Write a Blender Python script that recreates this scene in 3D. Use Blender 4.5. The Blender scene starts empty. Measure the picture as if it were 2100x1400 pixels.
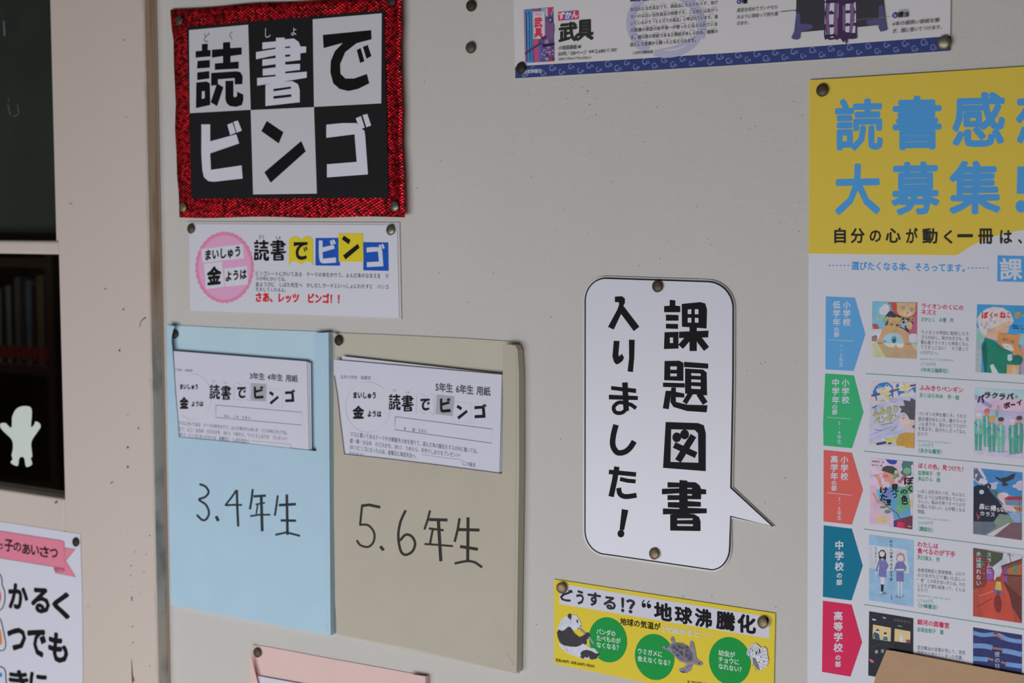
import bpy, math, random
from mathutils import Vector, Matrix
from mathutils.geometry import tessellate_polygon
random.seed(7)
SC = bpy.context.scene
COL = SC.collection
PI = math.pi

# ------------------------------------------------------------------ camera
FPX = 3224.0                      # focal length for the 2100 px wide frame
DIST = 1.263                      # camera to wall, metres
CZ = 1.50                         # eye height
CX_ = Vector((0.82362943, -0.04192704, 0.56557642))   # wall x, up and normal seen from the camera
CU_ = Vector((-0.00288468, 0.99694092, 0.07810559))
CN_ = Vector((-0.56712101, -0.06596157, 0.82098893))
CAM = Vector((0, -DIST, CZ))
def to_world(v):
    return Vector((v.dot(CX_), -v.dot(CN_), v.dot(CU_)))
def P(px, py, h=0.0):
    """point on the plane standing h metres in front of the board"""
    d = Vector((px - 1050.0, 700.0 - py, -FPX))
    t = -(DIST - h) / d.dot(CN_)
    return CAM + to_world(d) * t
cd = bpy.data.cameras.new('camera')
cam = bpy.data.objects.new('camera', cd); COL.objects.link(cam)
cd.sensor_width = 36; cd.lens = 36 * FPX / 2100; cd.clip_start = 0.02
ax, ay, az = to_world(Vector((1, 0, 0))), to_world(Vector((0, 1, 0))), to_world(Vector((0, 0, 1)))
cam.matrix_world = Matrix(((ax.x, ay.x, az.x, CAM.x), (ax.y, ay.y, az.y, CAM.y), (ax.z, ay.z, az.z, CAM.z), (0, 0, 0, 1)))
cd.dof.use_dof = True; cd.dof.focus_distance = 1.42; cd.dof.aperture_fstop = 9.0
SC.camera = cam
# ------------------------------------------------------------------ light
w = bpy.data.worlds.new('world'); SC.world = w; w.use_nodes = True
w.node_tree.nodes['Background'].inputs[0].default_value = (0.80, 0.88, 1.0, 1)
w.node_tree.nodes['Background'].inputs[1].default_value = 0.5
def area(name, loc, target, sx, sy, power, color):
    l = bpy.data.lights.new(name, 'AREA'); l.shape = 'RECTANGLE'; l.size = sx; l.size_y = sy
    l.energy = power; l.color = color
    o = bpy.data.objects.new(name, l); COL.objects.link(o); o.location = loc
    o.rotation_euler = (Vector(target) - Vector(loc)).to_track_quat('-Z', 'Y').to_euler()
    return o
area('window_daylight', (-1.25, -1.88, 0.58), (-1.25, 0, 0.58), 2.7, 0.85, 30, (0.93, 0.965, 1.03))
area('library_fill', (-4.2, 0.9, 2.2), (-2.9, 1.1, 1.2), 0.8, 0.6, 4.5, (0.9, 0.95, 1.0))  # fill lamp added to bring out the books behind the door glass
SC.view_settings.view_transform = 'Standard'; SC.view_settings.look = 'None'
SC.view_settings.exposure = 0.0; SC.view_settings.gamma = 1.0
SC.view_settings.use_curve_mapping = False

# ------------------------------------------------------------------ helpers
def lin(c):
    c /= 255.0
    return c / 12.92 if c <= 0.04045 else ((c + 0.055) / 1.055) ** 2.4
MATS = {}
def mat(name, rgb, k=1.0, rough=0.75, metal=0.0, spec=0.3):
    """rgb as it looks under illumination k; the base colour is the reflectance"""
    key = (name, tuple(rgb), k, rough, metal)
    if key in MATS: return MATS[key]
    m = bpy.data.materials.new(name); m.use_nodes = True
    b = m.node_tree.nodes['Principled BSDF']
    al = [lin(c) / k for c in rgb]; mxv = max(al + [0.86])
    b.inputs['Base Color'].default_value = [a * 0.86 / mxv for a in al] + [1]
    b.inputs['Roughness'].default_value = rough; b.inputs['Metallic'].default_value = metal
    b.inputs['Specular IOR Level'].default_value = spec
    MATS[key] = m
    return m
def nodes(m):
    return m.node_tree.nodes, m.node_tree.links, m.node_tree.nodes['Principled BSDF']
def add_bump(m, scale, strength, dist=0.0005, stretch=(1, 1, 1), detail=3):
    N, L, b = nodes(m)
    tc = N.new('ShaderNodeTexCoord'); mp = N.new('ShaderNodeMapping'); mp.inputs['Scale'].default_value = stretch
    nz = N.new('ShaderNodeTexNoise'); nz.inputs['Scale'].default_value = scale; nz.inputs['Detail'].default_value = detail
    bp = N.new('ShaderNodeBump'); bp.inputs['Strength'].default_value = strength; bp.inputs['Distance'].default_value = dist
    L.new(tc.outputs['Object'], mp.inputs[0]); L.new(mp.outputs[0], nz.inputs['Vector'])
    L.new(nz.outputs['Fac'], bp.inputs['Height']); L.new(bp.outputs[0], b.inputs['Normal'])
    return m
def add_mottle(m, scale, amount, stretch=(1, 1, 1)):
    """slight colour variation of the material itself"""
    N, L, b = nodes(m)
    c = list(b.inputs['Base Color'].default_value)
    tc = N.new('ShaderNodeTexCoord'); mp = N.new('ShaderNodeMapping'); mp.inputs['Scale'].default_value = stretch
    nz = N.new('ShaderNodeTexNoise'); nz.inputs['Scale'].default_value = scale; nz.inputs['Detail'].default_value = 4
    rp = N.new('ShaderNodeValToRGB'); rp.color_ramp.elements[0].position = 0.3; rp.color_ramp.elements[1].position = 0.7
    rp.color_ramp.elements[0].color = [x * (1 - amount) for x in c[:3]] + [1]
    rp.color_ramp.elements[1].color = [min(x * (1 + amount), 0.95) for x in c[:3]] + [1]
    L.new(tc.outputs['Object'], mp.inputs[0]); L.new(mp.outputs[0], nz.inputs['Vector'])
    L.new(nz.outputs['Fac'], rp.inputs[0]); L.new(rp.outputs[0], b.inputs['Base Color'])
    return m
def link(name, me, parent=None, label=None, cat=None, group=None, kind=None):
    o = bpy.data.objects.new(name, me); COL.objects.link(o)
    if parent: o.parent = parent
    if label: o['label'] = label
    if cat: o['category'] = cat
    if group: o['group'] = group
    if kind: o['kind'] = kind
    return o
def mesh(name, vs, fs, mats, mi=None):
    me = bpy.data.meshes.new(name); me.from_pydata([tuple(v) for v in vs], [], fs)
    for m in (mats if isinstance(mats, (list, tuple)) else [mats]): me.materials.append(m)
    if mi: me.polygons.foreach_set('material_index', mi)
    me.update(); return me
def box(name, x0, x1, y0, y1, z0, z1, m, parent=None, bevel=0.0, **kw):
    vs = [(x, y, z) for x in (x0, x1) for y in (y0, y1) for z in (z0, z1)]
    fs = [(0, 1, 3, 2), (4, 6, 7, 5), (0, 4, 5, 1), (2, 3, 7, 6), (0, 2, 6, 4), (1, 5, 7, 3)]
    o = link(name, mesh(name, vs, fs, m), parent, **kw)
    if bevel:
        b = o.modifiers.new('bevel', 'BEVEL'); b.width = bevel; b.segments = 3
    return o
def Fr(x0, y0, k):
    return lambda x, y: (x0 + x / k, y0 + y / k)
def pts(s):
    return [tuple(float(a) for a in q.split(',')) for q in s.split()]
def arc(cx, cy, rx, ry, a0=0, a1=360, n=36, rot=0):
    out = []
    full = abs(a1 - a0) >= 360
    for i in range(n if full else n + 1):
        t = math.radians(a0 + (a1 - a0) * i / n)
        x, y = rx * math.cos(t), ry * math.sin(t); r = math.radians(rot)
        out.append((cx + x * math.cos(r) - y * math.sin(r), cy + x * math.sin(r) + y * math.cos(r)))
    return out
def smooth(p, n=6):
    out = []
    for i in range(len(p) - 1):
        p0, p1, p2, p3 = p[max(i - 1, 0)], p[i], p[i + 1], p[min(i + 2, len(p) - 1)]
        for k in range(n):
            t = k / n
            out.append(tuple(0.5 * (2 * b + (c - a) * t + (2 * a - 5 * b + 4 * c - d) * t * t + (3 * b - a - 3 * c + d) * t ** 3)
                             for a, b, c, d in zip(p0, p1, p2, p3)))
    out.append(p[-1]); return out
def ribbon(p, wd):
    """closed outline of a pen stroke"""
    L_, R_ = [], []
    n = len(p)
    for i in range(n):
        a, b = p[max(i - 1, 0)], p[min(i + 1, n - 1)]
        dx, dy = b[0] - a[0], b[1] - a[1]; l = math.hypot(dx, dy) or 1
        nx, ny = -dy / l * wd / 2, dx / l * wd / 2
        L_.append((p[i][0] + nx, p[i][1] + ny)); R_.append((p[i][0] - nx, p[i][1] - ny))
    return L_, R_

# glyph outlines from the font built into Blender
_font = {}
_fc = bpy.data.curves.new('glyph', 'FONT'); _fo = bpy.data.objects.new('glyph', _fc); COL.objects.link(_fo)
_fc.resolution_u = 2
def glyph(ch):
    if ch in _font: return _font[ch]
    if ch in ' 　': _font[ch] = ([], [], 0.4 if ch == ' ' else 1.0); return _font[ch]
    _fc.body = ch; _fo.data = _fc; bpy.context.view_layer.update()
    me = bpy.data.meshes.new_from_object(_fo.evaluated_get(bpy.context.evaluated_depsgraph_get()))
    vs = [(v.co.x, v.co.y) for v in me.vertices]; fs = [tuple(p.vertices) for p in me.polygons]
    bpy.data.meshes.remove(me)
    adv = 1.0 if ord(ch) > 0x2000 else (max([v[0] for v in vs] or [0.4]) + 0.06)
    _font[ch] = (vs, fs, adv); return _font[ch]

LAY = 0.000008
class Sheet:
    """one flat thing on the board; print is collected per part and flushed as child meshes"""
    def __init__(s, obj, h, k, lay=0):
        s.obj, s.h, s.k, s.parts, s.n = obj, h, k, {}, lay
    def hh(s, x, y): return s.h(x, y) if callable(s.h) else s.h
    gi = 0; plain = False
    def _add(s, part, m, vs, fs, step=True, dz=0.0):
        if step: s.n += 1
        d = s.parts.setdefault(part, dict(v=[], f=[], m=[], mi=[]))
        if m not in d['m']: d['m'].append(m)
        o = len(d['v']); z = s.n * LAY + dz
        d['v'] += [P(x, y, s.hh(x, y) + z) for x, y in vs]
        d['f'] += [tuple(o + i for i in f) for f in fs]
        d['mi'] += [d['m'].index(m)] * len(fs)
    def c(s, rgb):
        return mat('printed_ink', rgb, s.k, 0.6, spec=0.12) if isinstance(rgb, tuple) else rgb
    def poly(s, fr, p, rgb, part='print', step=True):
        q = [fr(*a) for a in (pts(p) if isinstance(p, str) else p)]
        fs = tessellate_polygon([[Vector((x, y, 0)) for x, y in q]])
        s._add(part, s.c(rgb), q, fs, step)
    def line(s, fr, p, wd, rgb, part='print', sm=False, step=True):
        p = pts(p) if isinstance(p, str) else list(p)
        if sm: p = smooth(p)
        q = [fr(*a) for a in p]
        a, b = fr(0, 0), fr(1, 0); wd = wd * (b[0] - a[0])
        L_, R_ = ribbon(q, wd); n = len(q)
        s._add(part, s.c(rgb), L_ + R_, [(i, i + 1, n + i + 1, n + i) for i in range(n - 1)], step)
    def loop(s, fr, p, wd, rgb, part='print'):
        p = pts(p) if isinstance(p, str) else p
        s.line(fr, list(p) + [p[0], p[1]], wd, rgb, part)
    def _glyph(s, part, m, vs, fs, fn, bold):
        offs = [(0, 0)]
        if bold: offs += [(bold * math.cos(t * PI / 4), bold * math.sin(t * PI / 4)) for t in range(8)]
        for i, (ox, oy) in enumerate(offs):
            s._add(part, m, [fn(x + ox, y + oy) for x, y in vs], fs, step=False, dz=i * 0.0000013)
    def text(s, fr, t, x0, y0, x1, y1, h, rgb, bold=0.0, part='lettering', h1=None):
        """one line of type; its top edge runs from (x0,y0) to (x1,y1), em height h"""
        h1 = h1 or h; m = s.c(rgb); s.n += 1
        tot = sum(glyph(c)[2] for c in t); u = 0
        for c in t:
            vs, fs, adv = glyph(c)
            if vs:
                def fn(x, y, u=u):
                    a = (u + x) / tot; v = 0.86 - y
                    return fr(x0 + (x1 - x0) * a, y0 + (y1 - y0) * a + v * (h + (h1 - h) * a))
                s._glyph(part, m, vs, fs, fn, bold)
            u += adv
    def gbox(s, fr, c, x0, y0, x1, y1, rgb, bold=0.0, sl=0.0, part='lettering'):
        """one glyph stretched to its bounding box (sl = slope of the line of type)"""
        m = s.c(rgb); s.n += 1
        if '#' not in part and 'lettering' in part: s.gi += 1; part = 'letter#%d' % s.gi
        w_ = x1 - x0; hgt = (y1 - y0) - abs(sl) * w_
        ya = y0 if sl >= 0 else y0 - sl * w_
        if c in HAND and not s.plain:
            for kind, data in HAND[c]:
                q = [(x0 + u * w_, ya + v * hgt + sl * u * w_) for u, v in data]
                s.poly(fr, q, rgb if kind else s.hole, part)
            return
        vs, fs, adv = glyph(c)
        ax_, bx_ = min(v[0] for v in vs) - bold, max(v[0] for v in vs) + bold
        ay_, by_ = min(v[1] for v in vs) - bold, max(v[1] for v in vs) + bold
        def fn(x, y):
            u = (x - ax_) / (bx_ - ax_); v = (by_ - y) / max(by_ - ay_, 1e-4)
            return fr(x0 + u * w_, ya + v * hgt + sl * u * w_)
        s._glyph(part, m, vs, fs, fn, bold)
    def vcol(s, fr, t, cx, y0, y1, wd, rgb, bold=0.0, part='lettering'):
        st = (y1 - y0) / len(t)
        m = s.c(rgb); s.n += 1
        for i, c in enumerate(t):
            vs, fs, adv = glyph(c)
            if not vs: continue
            def fn(x, y, i=i, adv=adv):
                return fr(cx + (x - adv / 2) * wd, y0 + st * (i + 0.5) + (0.38 - y) * min(wd, st * 1.05))
            s._glyph(part, m, vs, fs, fn, bold)
    hole = (150, 150, 154)
    def flush(s):
        for name, d in s.parts.items():
            nm = name.split('#')[0]
            small = nm in ('body_text', 'furigana', 'small_print', 'band_pattern', 'author_text', 'field_text', 'arrow_lettering', 'disc_lettering', 'title_text', 'lettering', 'subline_lettering', 'header_text')
            link(nm, mesh(nm, d['v'], d['f'], d['m'], d['mi']), s.obj, kind='stuff' if small else None)

def slab(name, outline, h, m, parent=None, thick=0.0003, label=None, cat=None, group=None, grid=None, back=None):
    """paper or panel: front face from a pixel outline at depth h, real thickness behind it"""
    hf = h if callable(h) else (lambda x, y: h)
    n = len(outline)
    fr_ = [P(x, y, hf(x, y)) for x, y in outline]
    fs = [tuple(t) for t in tessellate_polygon([[Vector((x, y, 0)) for x, y in outline]])]
    vs = list(fr_)
    for v in fr_:
        vs.append(Vector((v.x, (v.y + thick) if back is None else -back, v.z)))
    fs2 = [tuple(n + i for i in reversed(f)) for f in fs]
    side = [(i, n + i, n + (i + 1) % n, (i + 1) % n) for i in range(n)]
    return link(name, mesh(name, vs, fs + fs2 + side, m), parent, label, cat, group)

def dense(p, n=8):
    out = []
    for i in range(len(p)):
        a, b = p[i], p[(i + 1) % len(p)]
        out += [(a[0] + (b[0] - a[0]) * t / n, a[1] + (b[1] - a[1]) * t / n) for t in range(n)]
    return out

# hand-shaped poster glyphs, authored on the big sheet and reused at other sizes (1 = ink, 0 = hole)
def hand(ink, holes, bbox):
    x0, y0, x1, y1, sl = bbox
    w_ = x1 - x0; hgt = (y1 - y0) - abs(sl) * w_; ya = y0 if sl >= 0 else y0 - sl * w_
    f = lambda s_: [((x - x0) / w_, (y - ya - sl * (x - x0)) / hgt) for x, y in (pts(s_) if isinstance(s_, str) else s_)]
    return [(1, f(a)) for a in ink] + [(0, f(a)) for a in holes]
def stroke_poly(p, wd, sm=False):
    p = pts(p) if isinstance(p, str) else p
    if sm: p = smooth(p, 5)
    a, b = ribbon(p, wd); return a + b[::-1]
BIG = {
 '読': (["225,275 262,272 262,312 280,312 280,352 186,360 186,320 225,316", "198,380 275,374 275,422 195,428", "196,452 272,443 272,490 196,500",
        "190,515 255,508 275,520 278,655 188,675",
        "357,265 402,262 402,300 474,296 474,340 404,350 404,388 455,384 455,428 306,436 306,396 357,392 357,350 288,360 288,310 357,305",
        "283,455 440,445 465,450 480,475 478,525 430,527 430,487 325,495 325,530 283,535", "320,520 360,545 320,663 280,638",
        "372,505 422,503 422,600 430,608 445,600 445,572 484,590 484,625 475,655 440,667 400,662 380,645 372,620"],
       ["225,570 243,568 243,612 225,618"], (186, 262, 484, 675, -0.07)),
 '書': (["688,236 742,234 742,245 800,240 830,262 840,290 876,290 876,328 840,332 840,375 745,386 745,403 838,398 838,436 745,447 745,458 880,447 880,485 570,535 570,487 686,476 686,466 605,472 605,430 686,420 686,400 603,412 603,372 686,362 686,345 563,370 563,325 605,318 686,305 686,296 603,308 603,265 688,258",
        "622,530 700,510 790,506 825,525 836,560 836,638 622,662"],
       ["744,292 777,289 777,298 744,301", "745,342 777,340 777,352 745,355", "672,555 782,540 782,553 672,570", "672,600 784,588 784,604 672,617"], (563, 234, 880, 662, -0.085)),
 'で': (["980,218 1282,188 1284,245 1190,270 1120,325 1088,400 1090,460 1120,490 1175,490 1255,462 1270,520 1200,555 1140,568 1085,555 1045,520 1027,450 1030,380 1055,320 1105,268 985,300",
        "1192,312 1216,300 1240,382 1213,393", "1230,293 1260,280 1283,350 1253,367"], [], (980, 188, 1284, 568, -0.08)),
 'ビ': (["222,776 277,776 277,882 440,838 458,895 277,957 282,1060 473,1032 480,1114 300,1134 265,1130 238,1105 228,1060 222,960",
        "384,778 416,765 437,828 402,843", "422,760 450,752 475,815 443,828"], [], (222, 752, 480, 1134, -0.04)),
 'ン': (["630,755 734,825 705,895 596,818", "845,880 873,945 655,1140 615,1075"], [], (596, 755, 873, 1140, -0.03)),
 'ゴ': (["1002,778 1100,768 1190,768 1215,800 1240,815 1245,850 1262,1088 1006,1107 1006,1025 1192,1010 1178,838 1002,860",
        "1186,738 1218,724 1242,796 1210,809", "1228,718 1258,711 1282,783 1252,794"], [], (1002, 711, 1282, 1107, -0.02)),
}
HAND = {c: hand(*v) for c, v in BIG.items()}

# ------------------------------------------------------------------ setting
X_BOARD = P(332, 640, 0).x         # left edge of the board
RX1, RXL = 1.3, -4.6
m_board = mat('board_vinyl', (190, 186.5, 181), 0.78, 0.85)
add_mottle(m_board, 5, 0.02)
N, L, b = nodes(m_board)          # woven wallpaper relief
tc = N.new('ShaderNodeTexCoord'); hgt = None
for ang, sc_ in ((0, 150), (PI / 2, 190)):
    mp = N.new('ShaderNodeMapping'); mp.inputs['Rotation'].default_value = (0, ang, 0)
    wv = N.new('ShaderNodeTexWave'); wv.inputs['Scale'].default_value = sc_; wv.inputs['Distortion'].default_value = 5; wv.inputs['Detail'].default_value = 3; wv.inputs['Detail Scale'].default_value = 0.6
    L.new(tc.outputs['Object'], mp.inputs[0]); L.new(mp.outputs[0], wv.inputs['Vector'])
    if hgt is None: hgt = wv.outputs['Fac']
    else:
        ad = N.new('ShaderNodeMath'); ad.operation = 'ADD'; L.new(hgt, ad.inputs[0]); L.new(wv.outputs['Fac'], ad.inputs[1]); hgt = ad.outputs[0]
bp = N.new('ShaderNodeBump'); bp.inputs['Strength'].default_value = 0.4; bp.inputs['Distance'].default_value = 0.0003
L.new(hgt, bp.inputs['Height']); L.new(bp.outputs[0], b.inputs['Normal'])

wall = box('wall_back', X_BOARD, RX1, 0, 0.09, 0, 2.7, m_board, kind='structure')
m_floor = add_mottle(mat('floor_boards', (150, 120, 90), 0.9, 0.45), 3, 0.15, (1, 8, 1))
box('floor', RXL, RX1, -2.0, 3.0, -0.05, 0, m_floor, kind='structure')
m_ceil = mat('ceiling_paint', (150, 146, 140), 0.95, 0.9)
box('ceiling', RXL, RX1, -2.0, 3.0, 2.7, 2.75, m_ceil, kind='structure')
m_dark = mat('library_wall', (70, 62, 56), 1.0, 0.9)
m_cor = mat('corridor_paint', (150, 142, 132), 1.0, 0.9)
wf = box('wall_front', RXL, RX1, -2.0, -1.9, 0, 0.1, m_cor, kind='structure')
box('upper_panel', RXL, RX1, -2.0, -1.9, 1.05, 2.7, m_cor, wf)
box('side_panel', RXL, -2.7, -2.0, -1.9, 0.1, 1.05, m_cor, wf)
box('side_panel', 0.15, RX1, -2.0, -1.9, 0.1, 1.05, m_cor, wf)
box('wall_side_corridor', RX1, RX1 + 0.1, -2.0, 0.1, 0, 2.7, m_cor, kind='structure')
box('wall_end_corridor', RXL - 0.1, RXL, -2.0, 0.09, 0, 2.7, mat('dark_end_wall', (78, 68, 60), 1.0, 0.9), kind='structure')  # unseen wall, added and kept dark to dim reflections in the door glass
box('wall_library', RXL, 0.0, 2.9, 3.0, 0, 2.7, m_dark, kind='structure')
box('wall_right', -0.05, 0.05, 0.09, 2.9, 0, 2.7, m_dark, kind='structure')
box('wall_left', RXL - 0.1, RXL, 0.09, 3.0, 0, 2.7, m_dark, kind='structure')

# pinholes left by old thumbtacks
hv, hf_, fr = [], [], Fr(1000, 150, 3.182)
HOLES = "652,116,4.2 619,93,2.4 669,203,3 659,208,2 705,269,3 682,285,2.2 653,300,2.2 702,167,2.4 519,165,2.4 553,47,2.2 269,143,2 440,47,2 1033,67,2.4 1103,220,2.6 811,335,2 1018,448,2.4 192,401,2.2 168,430,1.8 294,424,1.8 160,522,2.2 283,673,2.6 814,709,2.8 558,740,2 673,521,2 869,534,2 684,795,1.8 495,889,2.2 443,1031,2.2 658,1041,1.8 1343,575,2 1365,872,2.4 1265,1018,1.8 1442,1081,2.4 1455,1118,2.6 1169,1096,1.8 1125,1209,2.8 988,1255,2.6 1653,297,2.6 1630,347,2 1709,365,2.4 1746,344,2.6 1994,184,2.8 2020,191,2.2 2055,275,2.6 1903,505,2 1849,697,1.8 2034,843,2.4 1903,971,2.8 2034,1033,2.8 2010,960,1.8 2038,92,2 334,243,1.8 390,400,1.6 632,251,1.6 1810,1885,2.6 1690,1940,2.2"
for q in pts(HOLES):
    c0 = fr(q[0], q[1]); o_ = len(hv)
    r_ = q[2] / 3.182
    hv += [P(c0[0] + r_ * math.cos(t * PI / 4), c0[1] + r_ * 1.1 * math.sin(t * PI / 4), 0.00015) for t in range(8)]
    hf_.append(tuple(range(o_, o_ + 8)))
link('pinholes', mesh('pinholes', hv, hf_, mat('pinhole_shade', (60, 54, 48), 1)), wall, kind='stuff')
hv, hf_ = [], []
for q in "1401,1223 1460,1222 1591,1245 1461,1290 855,385 1012,560 1130,650 1560,745 1500,885 870,168 905,330 1150,900 1100,1280 1610,980 960,620 900,560 1568,1030".split():
    x_, y_ = map(float, q.split(',')); o_ = len(hv)
    hv += [P(x_ + 1.0 * math.cos(t * PI / 3), y_ + 1.0 * math.sin(t * PI / 3), 0.00015) for t in range(6)]
    hf_.append(tuple(range(o_, o_ + 6)))
link('pinholes', mesh('pinholes', hv, hf_, mat('pinhole_shade', (60, 54, 48), 1)), wall, kind='stuff')

# ---- painted post at the left of the board, its bare side towards the board
HJ = 0.0180                       # the post stands this far in front of the board
m_cream = add_mottle(mat('cream_paint', (214, 200, 188), 0.97, 0.5), 2.2, 0.04, (1, 1, 0.25))
add_bump(m_cream, 60, 0.12, 0.0006, (1, 1, 0.12))
m_side = mat('bare_post_side', (140, 120, 104), 0.9, 0.8)
N, L, b = nodes(m_side)
tc = N.new('ShaderNodeTexCoord'); mp = N.new('ShaderNodeMapping'); mp.inputs['Scale'].default_value = (30, 30, 2.0)
nz = N.new('ShaderNodeTexNoise'); nz.inputs['Scale'].default_value = 3.0; nz.inputs['Detail'].default_value = 6
rp = N.new('ShaderNodeValToRGB'); e = rp.color_ramp.elements
e[0].position = 0.28; e[0].color = (0.20, 0.125, 0.085, 1); e[1].position = 0.5; e[1].color = (0.60, 0.46, 0.34, 1)
L.new(tc.outputs['Object'], mp.inputs[0]); L.new(mp.outputs[0], nz.inputs['Vector']); L.new(nz.outputs['Fac'], rp.inputs[0])
# the lower part carries worn grey-green paint
sx_ = N.new('ShaderNodeSeparateXYZ'); L.new(tc.outputs['Object'], sx_.inputs[0])
mr = N.new('ShaderNodeMapRange'); mr.inputs['From Min'].default_value = P(300, 800).z; mr.inputs['From Max'].default_value = P(300, 560).z
L.new(sx_.outputs['Z'], mr.inputs['Value'])
nz2 = N.new('ShaderNodeTexNoise'); nz2.inputs['Scale'].default_value = 14; nz2.inputs['Detail'].default_value = 5
L.new(tc.outputs['Object'], nz2.inputs['Vector'])
rp2 = N.new('ShaderNodeValToRGB'); e = rp2.color_ramp.elements
e[0].position = 0.36; e[0].color = (0.28, 0.28, 0.25, 1); e[1].position = 0.5; e[1].color = (0.60, 0.555, 0.50, 1)
L.new(nz2.outputs['Fac'], rp2.inputs[0])
mx = N.new('ShaderNodeMixRGB'); L.new(mr.outputs[0], mx.inputs['Fac']); L.new(rp2.outputs[0], mx.inputs['Color1']); L.new(rp.outputs[0], mx.inputs['Color2'])
L.new(mx.outputs[0], b.inputs['Base Color'])
XJ0 = P(236, 300, HJ).x           # seam between post and door
def profile_post(name, xa, xb, h, hb, mf, ms):
    """post with a slightly chipped and wavy front corner"""
    vs, fs, mi = [], [], []
    zs = [i * 2.7 / 170 for i in range(171)]
    rnd = random.Random(3)
    for z in zs:
        chip = (rnd.random() ** 6) * 0.0022
        vs += [(xa, -h, z), (xb - 0.0015 - chip, -h, z), (xb - chip * 0.4, -h + 0.0015 + chip * 0.5, z), (xb, -hb, z)]
    for i in range(len(zs) - 1):
        for j, k_ in ((0, 0), (1, 0), (2, 1)):
            a = i * 4 + j
            fs.append((a, a + 1, a + 5, a + 4)); mi.append(k_)
    return mesh(name, vs, fs, [mf, ms], mi)
post = link('trim_1', profile_post('trim_1', XJ0, X_BOARD, HJ, -0.02, m_cream, m_side), kind='structure')
box('backing', XJ0, X_BOARD - 0.0005, HJ * 0, 0.08, 0, 2.7, m_cream, post)
# thin caulk bead where the post meets the board
box('caulk_bead', X_BOARD, X_BOARD + 0.0022, -0.0016, 0.001, 0, 2.7, mat('old_caulk', (168, 150, 134), 0.9), post)
# nail heads and small chips along the seam
hv, hf_, rnd = [], [], random.Random(5)
fr = Fr(0, 1040, 3.889)
for q in pts("1047,465,5 1042,545,4 1058,635,3 1052,720,7 1050,738,6 1117,692,3 1056,950,5 1060,1078,5 1148,515,4 1077,355,4 1168,375,4 1195,1265,4 1193,225,5 700,790,3"):
    c0 = fr(q[0], q[1]); o_ = len(hv); r_ = q[2] / 3.889
    hv += [P(c0[0] + r_ * math.cos(t * PI / 4), c0[1] + r_ * math.sin(t * PI / 4) * 1.2, HJ + 0.0002) for t in range(8)]
    hf_.append(tuple(range(o_, o_ + 8)))
for q in "253,634,1.6 245,718,2 215,593,1.2 284,878,1.6 262,917,2 262,957,2 228,990,1.4 262,850,1 114,1030,2 259,240,1 144,418,1.2 255,82,1.2".split():
    x_, y_, r_ = map(float, q.split(',')); o_ = len(hv)
    hv += [P(x_ + r_ * math.cos(t * PI / 4), y_ + r_ * math.sin(t * PI / 4) * 1.3, HJ + 0.0002) for t in range(8)]
    hf_.append(tuple(range(o_, o_ + 8)))
link('paint_chips', mesh('paint_chips', hv, hf_, mat('chip_shade', (88, 72, 62), 1)), post, kind='stuff')
# long crack low on the seam
sh = Sheet(post, HJ + 0.0002, 1.0)
sh.poly(fr, "1046,1195 1052,1240 1058,1310 1062,1400 1052,1400 1050,1320", (70, 50, 42), 'crack')
sh.poly(fr, "1058,1330 1075,1385 1070,1390 1056,1365", (140, 85, 70), 'crack')
sh.poly(Fr(240, 600, 7.775), "358,545 372,460 400,425 448,385 470,390 445,415 405,440 380,470 368,545", (105, 92, 86), 'pen_scratch')
sh.flush()

# ---- sliding door with two panes
HD = 0.0160
door = link('door_1', None, kind='structure')
XG = P(119.5, 520, HD).x            # right edge of the glass opening
ZU = P(60, 493, HD).z; ZL = P(60, 521, HD).z; ZB = P(60, 1012, HD).z
XL = -3.0; HG = -0.006            # glass plane
m_cream2 = m_cream
o = box('stile', XG, XJ0 - 0.0012, -HD, 0.025, 0.02, 2.3, m_cream2, door, bevel=0.002)
box('glazing_bead', XG - 0.0080, XG, -HD + 0.0035, 0.0, ZL, ZU + 0.9, m_cream2, door, bevel=0.0015)
box('rail', XL, XG, -HD, 0.025, 0.02, ZB, m_cream2, door, bevel=0.003)
box('rail', XL, XG, -HD, 0.025, ZL, ZU, m_cream2, door, bevel=0.004)
box('rail', XL, XG, -HD, 0.025, 2.1, 2.3, m_cream2, door, bevel=0.003)
box('stile', XL - 0.09, XL, -HD, 0.025, 0.02, 2.3, m_cream2, door, bevel=0.002)
m_glass = bpy.data.materials.new('pane_glass'); m_glass.use_nodes = True
N, L, b = nodes(m_glass)
tr = N.new('ShaderNodeBsdfTransparent'); gl = N.new('ShaderNodeBsdfGlossy'); gl.inputs['Roughness'].default_value = 0.02
mxs = N.new('ShaderNodeMixShader')
tr.inputs['Color'].default_value = (0.86, 0.9, 0.88, 1)
mxs.inputs[0].default_value = 0.045; L.new(tr.outputs[0], mxs.inputs[1]); L.new(gl.outputs[0], mxs.inputs[2])
L.new(mxs.outputs[0], N['Material Output'].inputs['Surface'])
box('glass_pane', XL, XG, -HG - 0.002, -HG, ZB, ZL, m_glass, door)
box('glass_pane', XL, XG, -HG - 0.002, -HG, ZU, 2.1, m_glass, door)
m_cloth = add_mottle(mat('blackout_sheet', (66, 68, 64), 1.0, 0.9), 12, 0.12)
box('blackout_sheet', XL, XG, 0.016, 0.019, ZU - 0.004, 2.1, m_cloth, door)
# scraps of tape on the upper pane
sh = Sheet(door, HG + 0.0035, 1.0)
fr = Fr(0, 0, 2.8)
for p in ("45,600 58,660", "100,600 108,650", "75,668 105,658", "47,565 50,580"):
    sh.line(fr, p, 3, (120, 122, 118), 'tape_scrap')
sh.poly(fr, "18,118 24,118 30,205 22,208", (120, 122, 130), 'tape_scrap')
sh.flush()
box('lintel', XL - 0.09, X_BOARD, -0.01, 0.06, 2.3, 2.7, m_cream, post)

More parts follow.
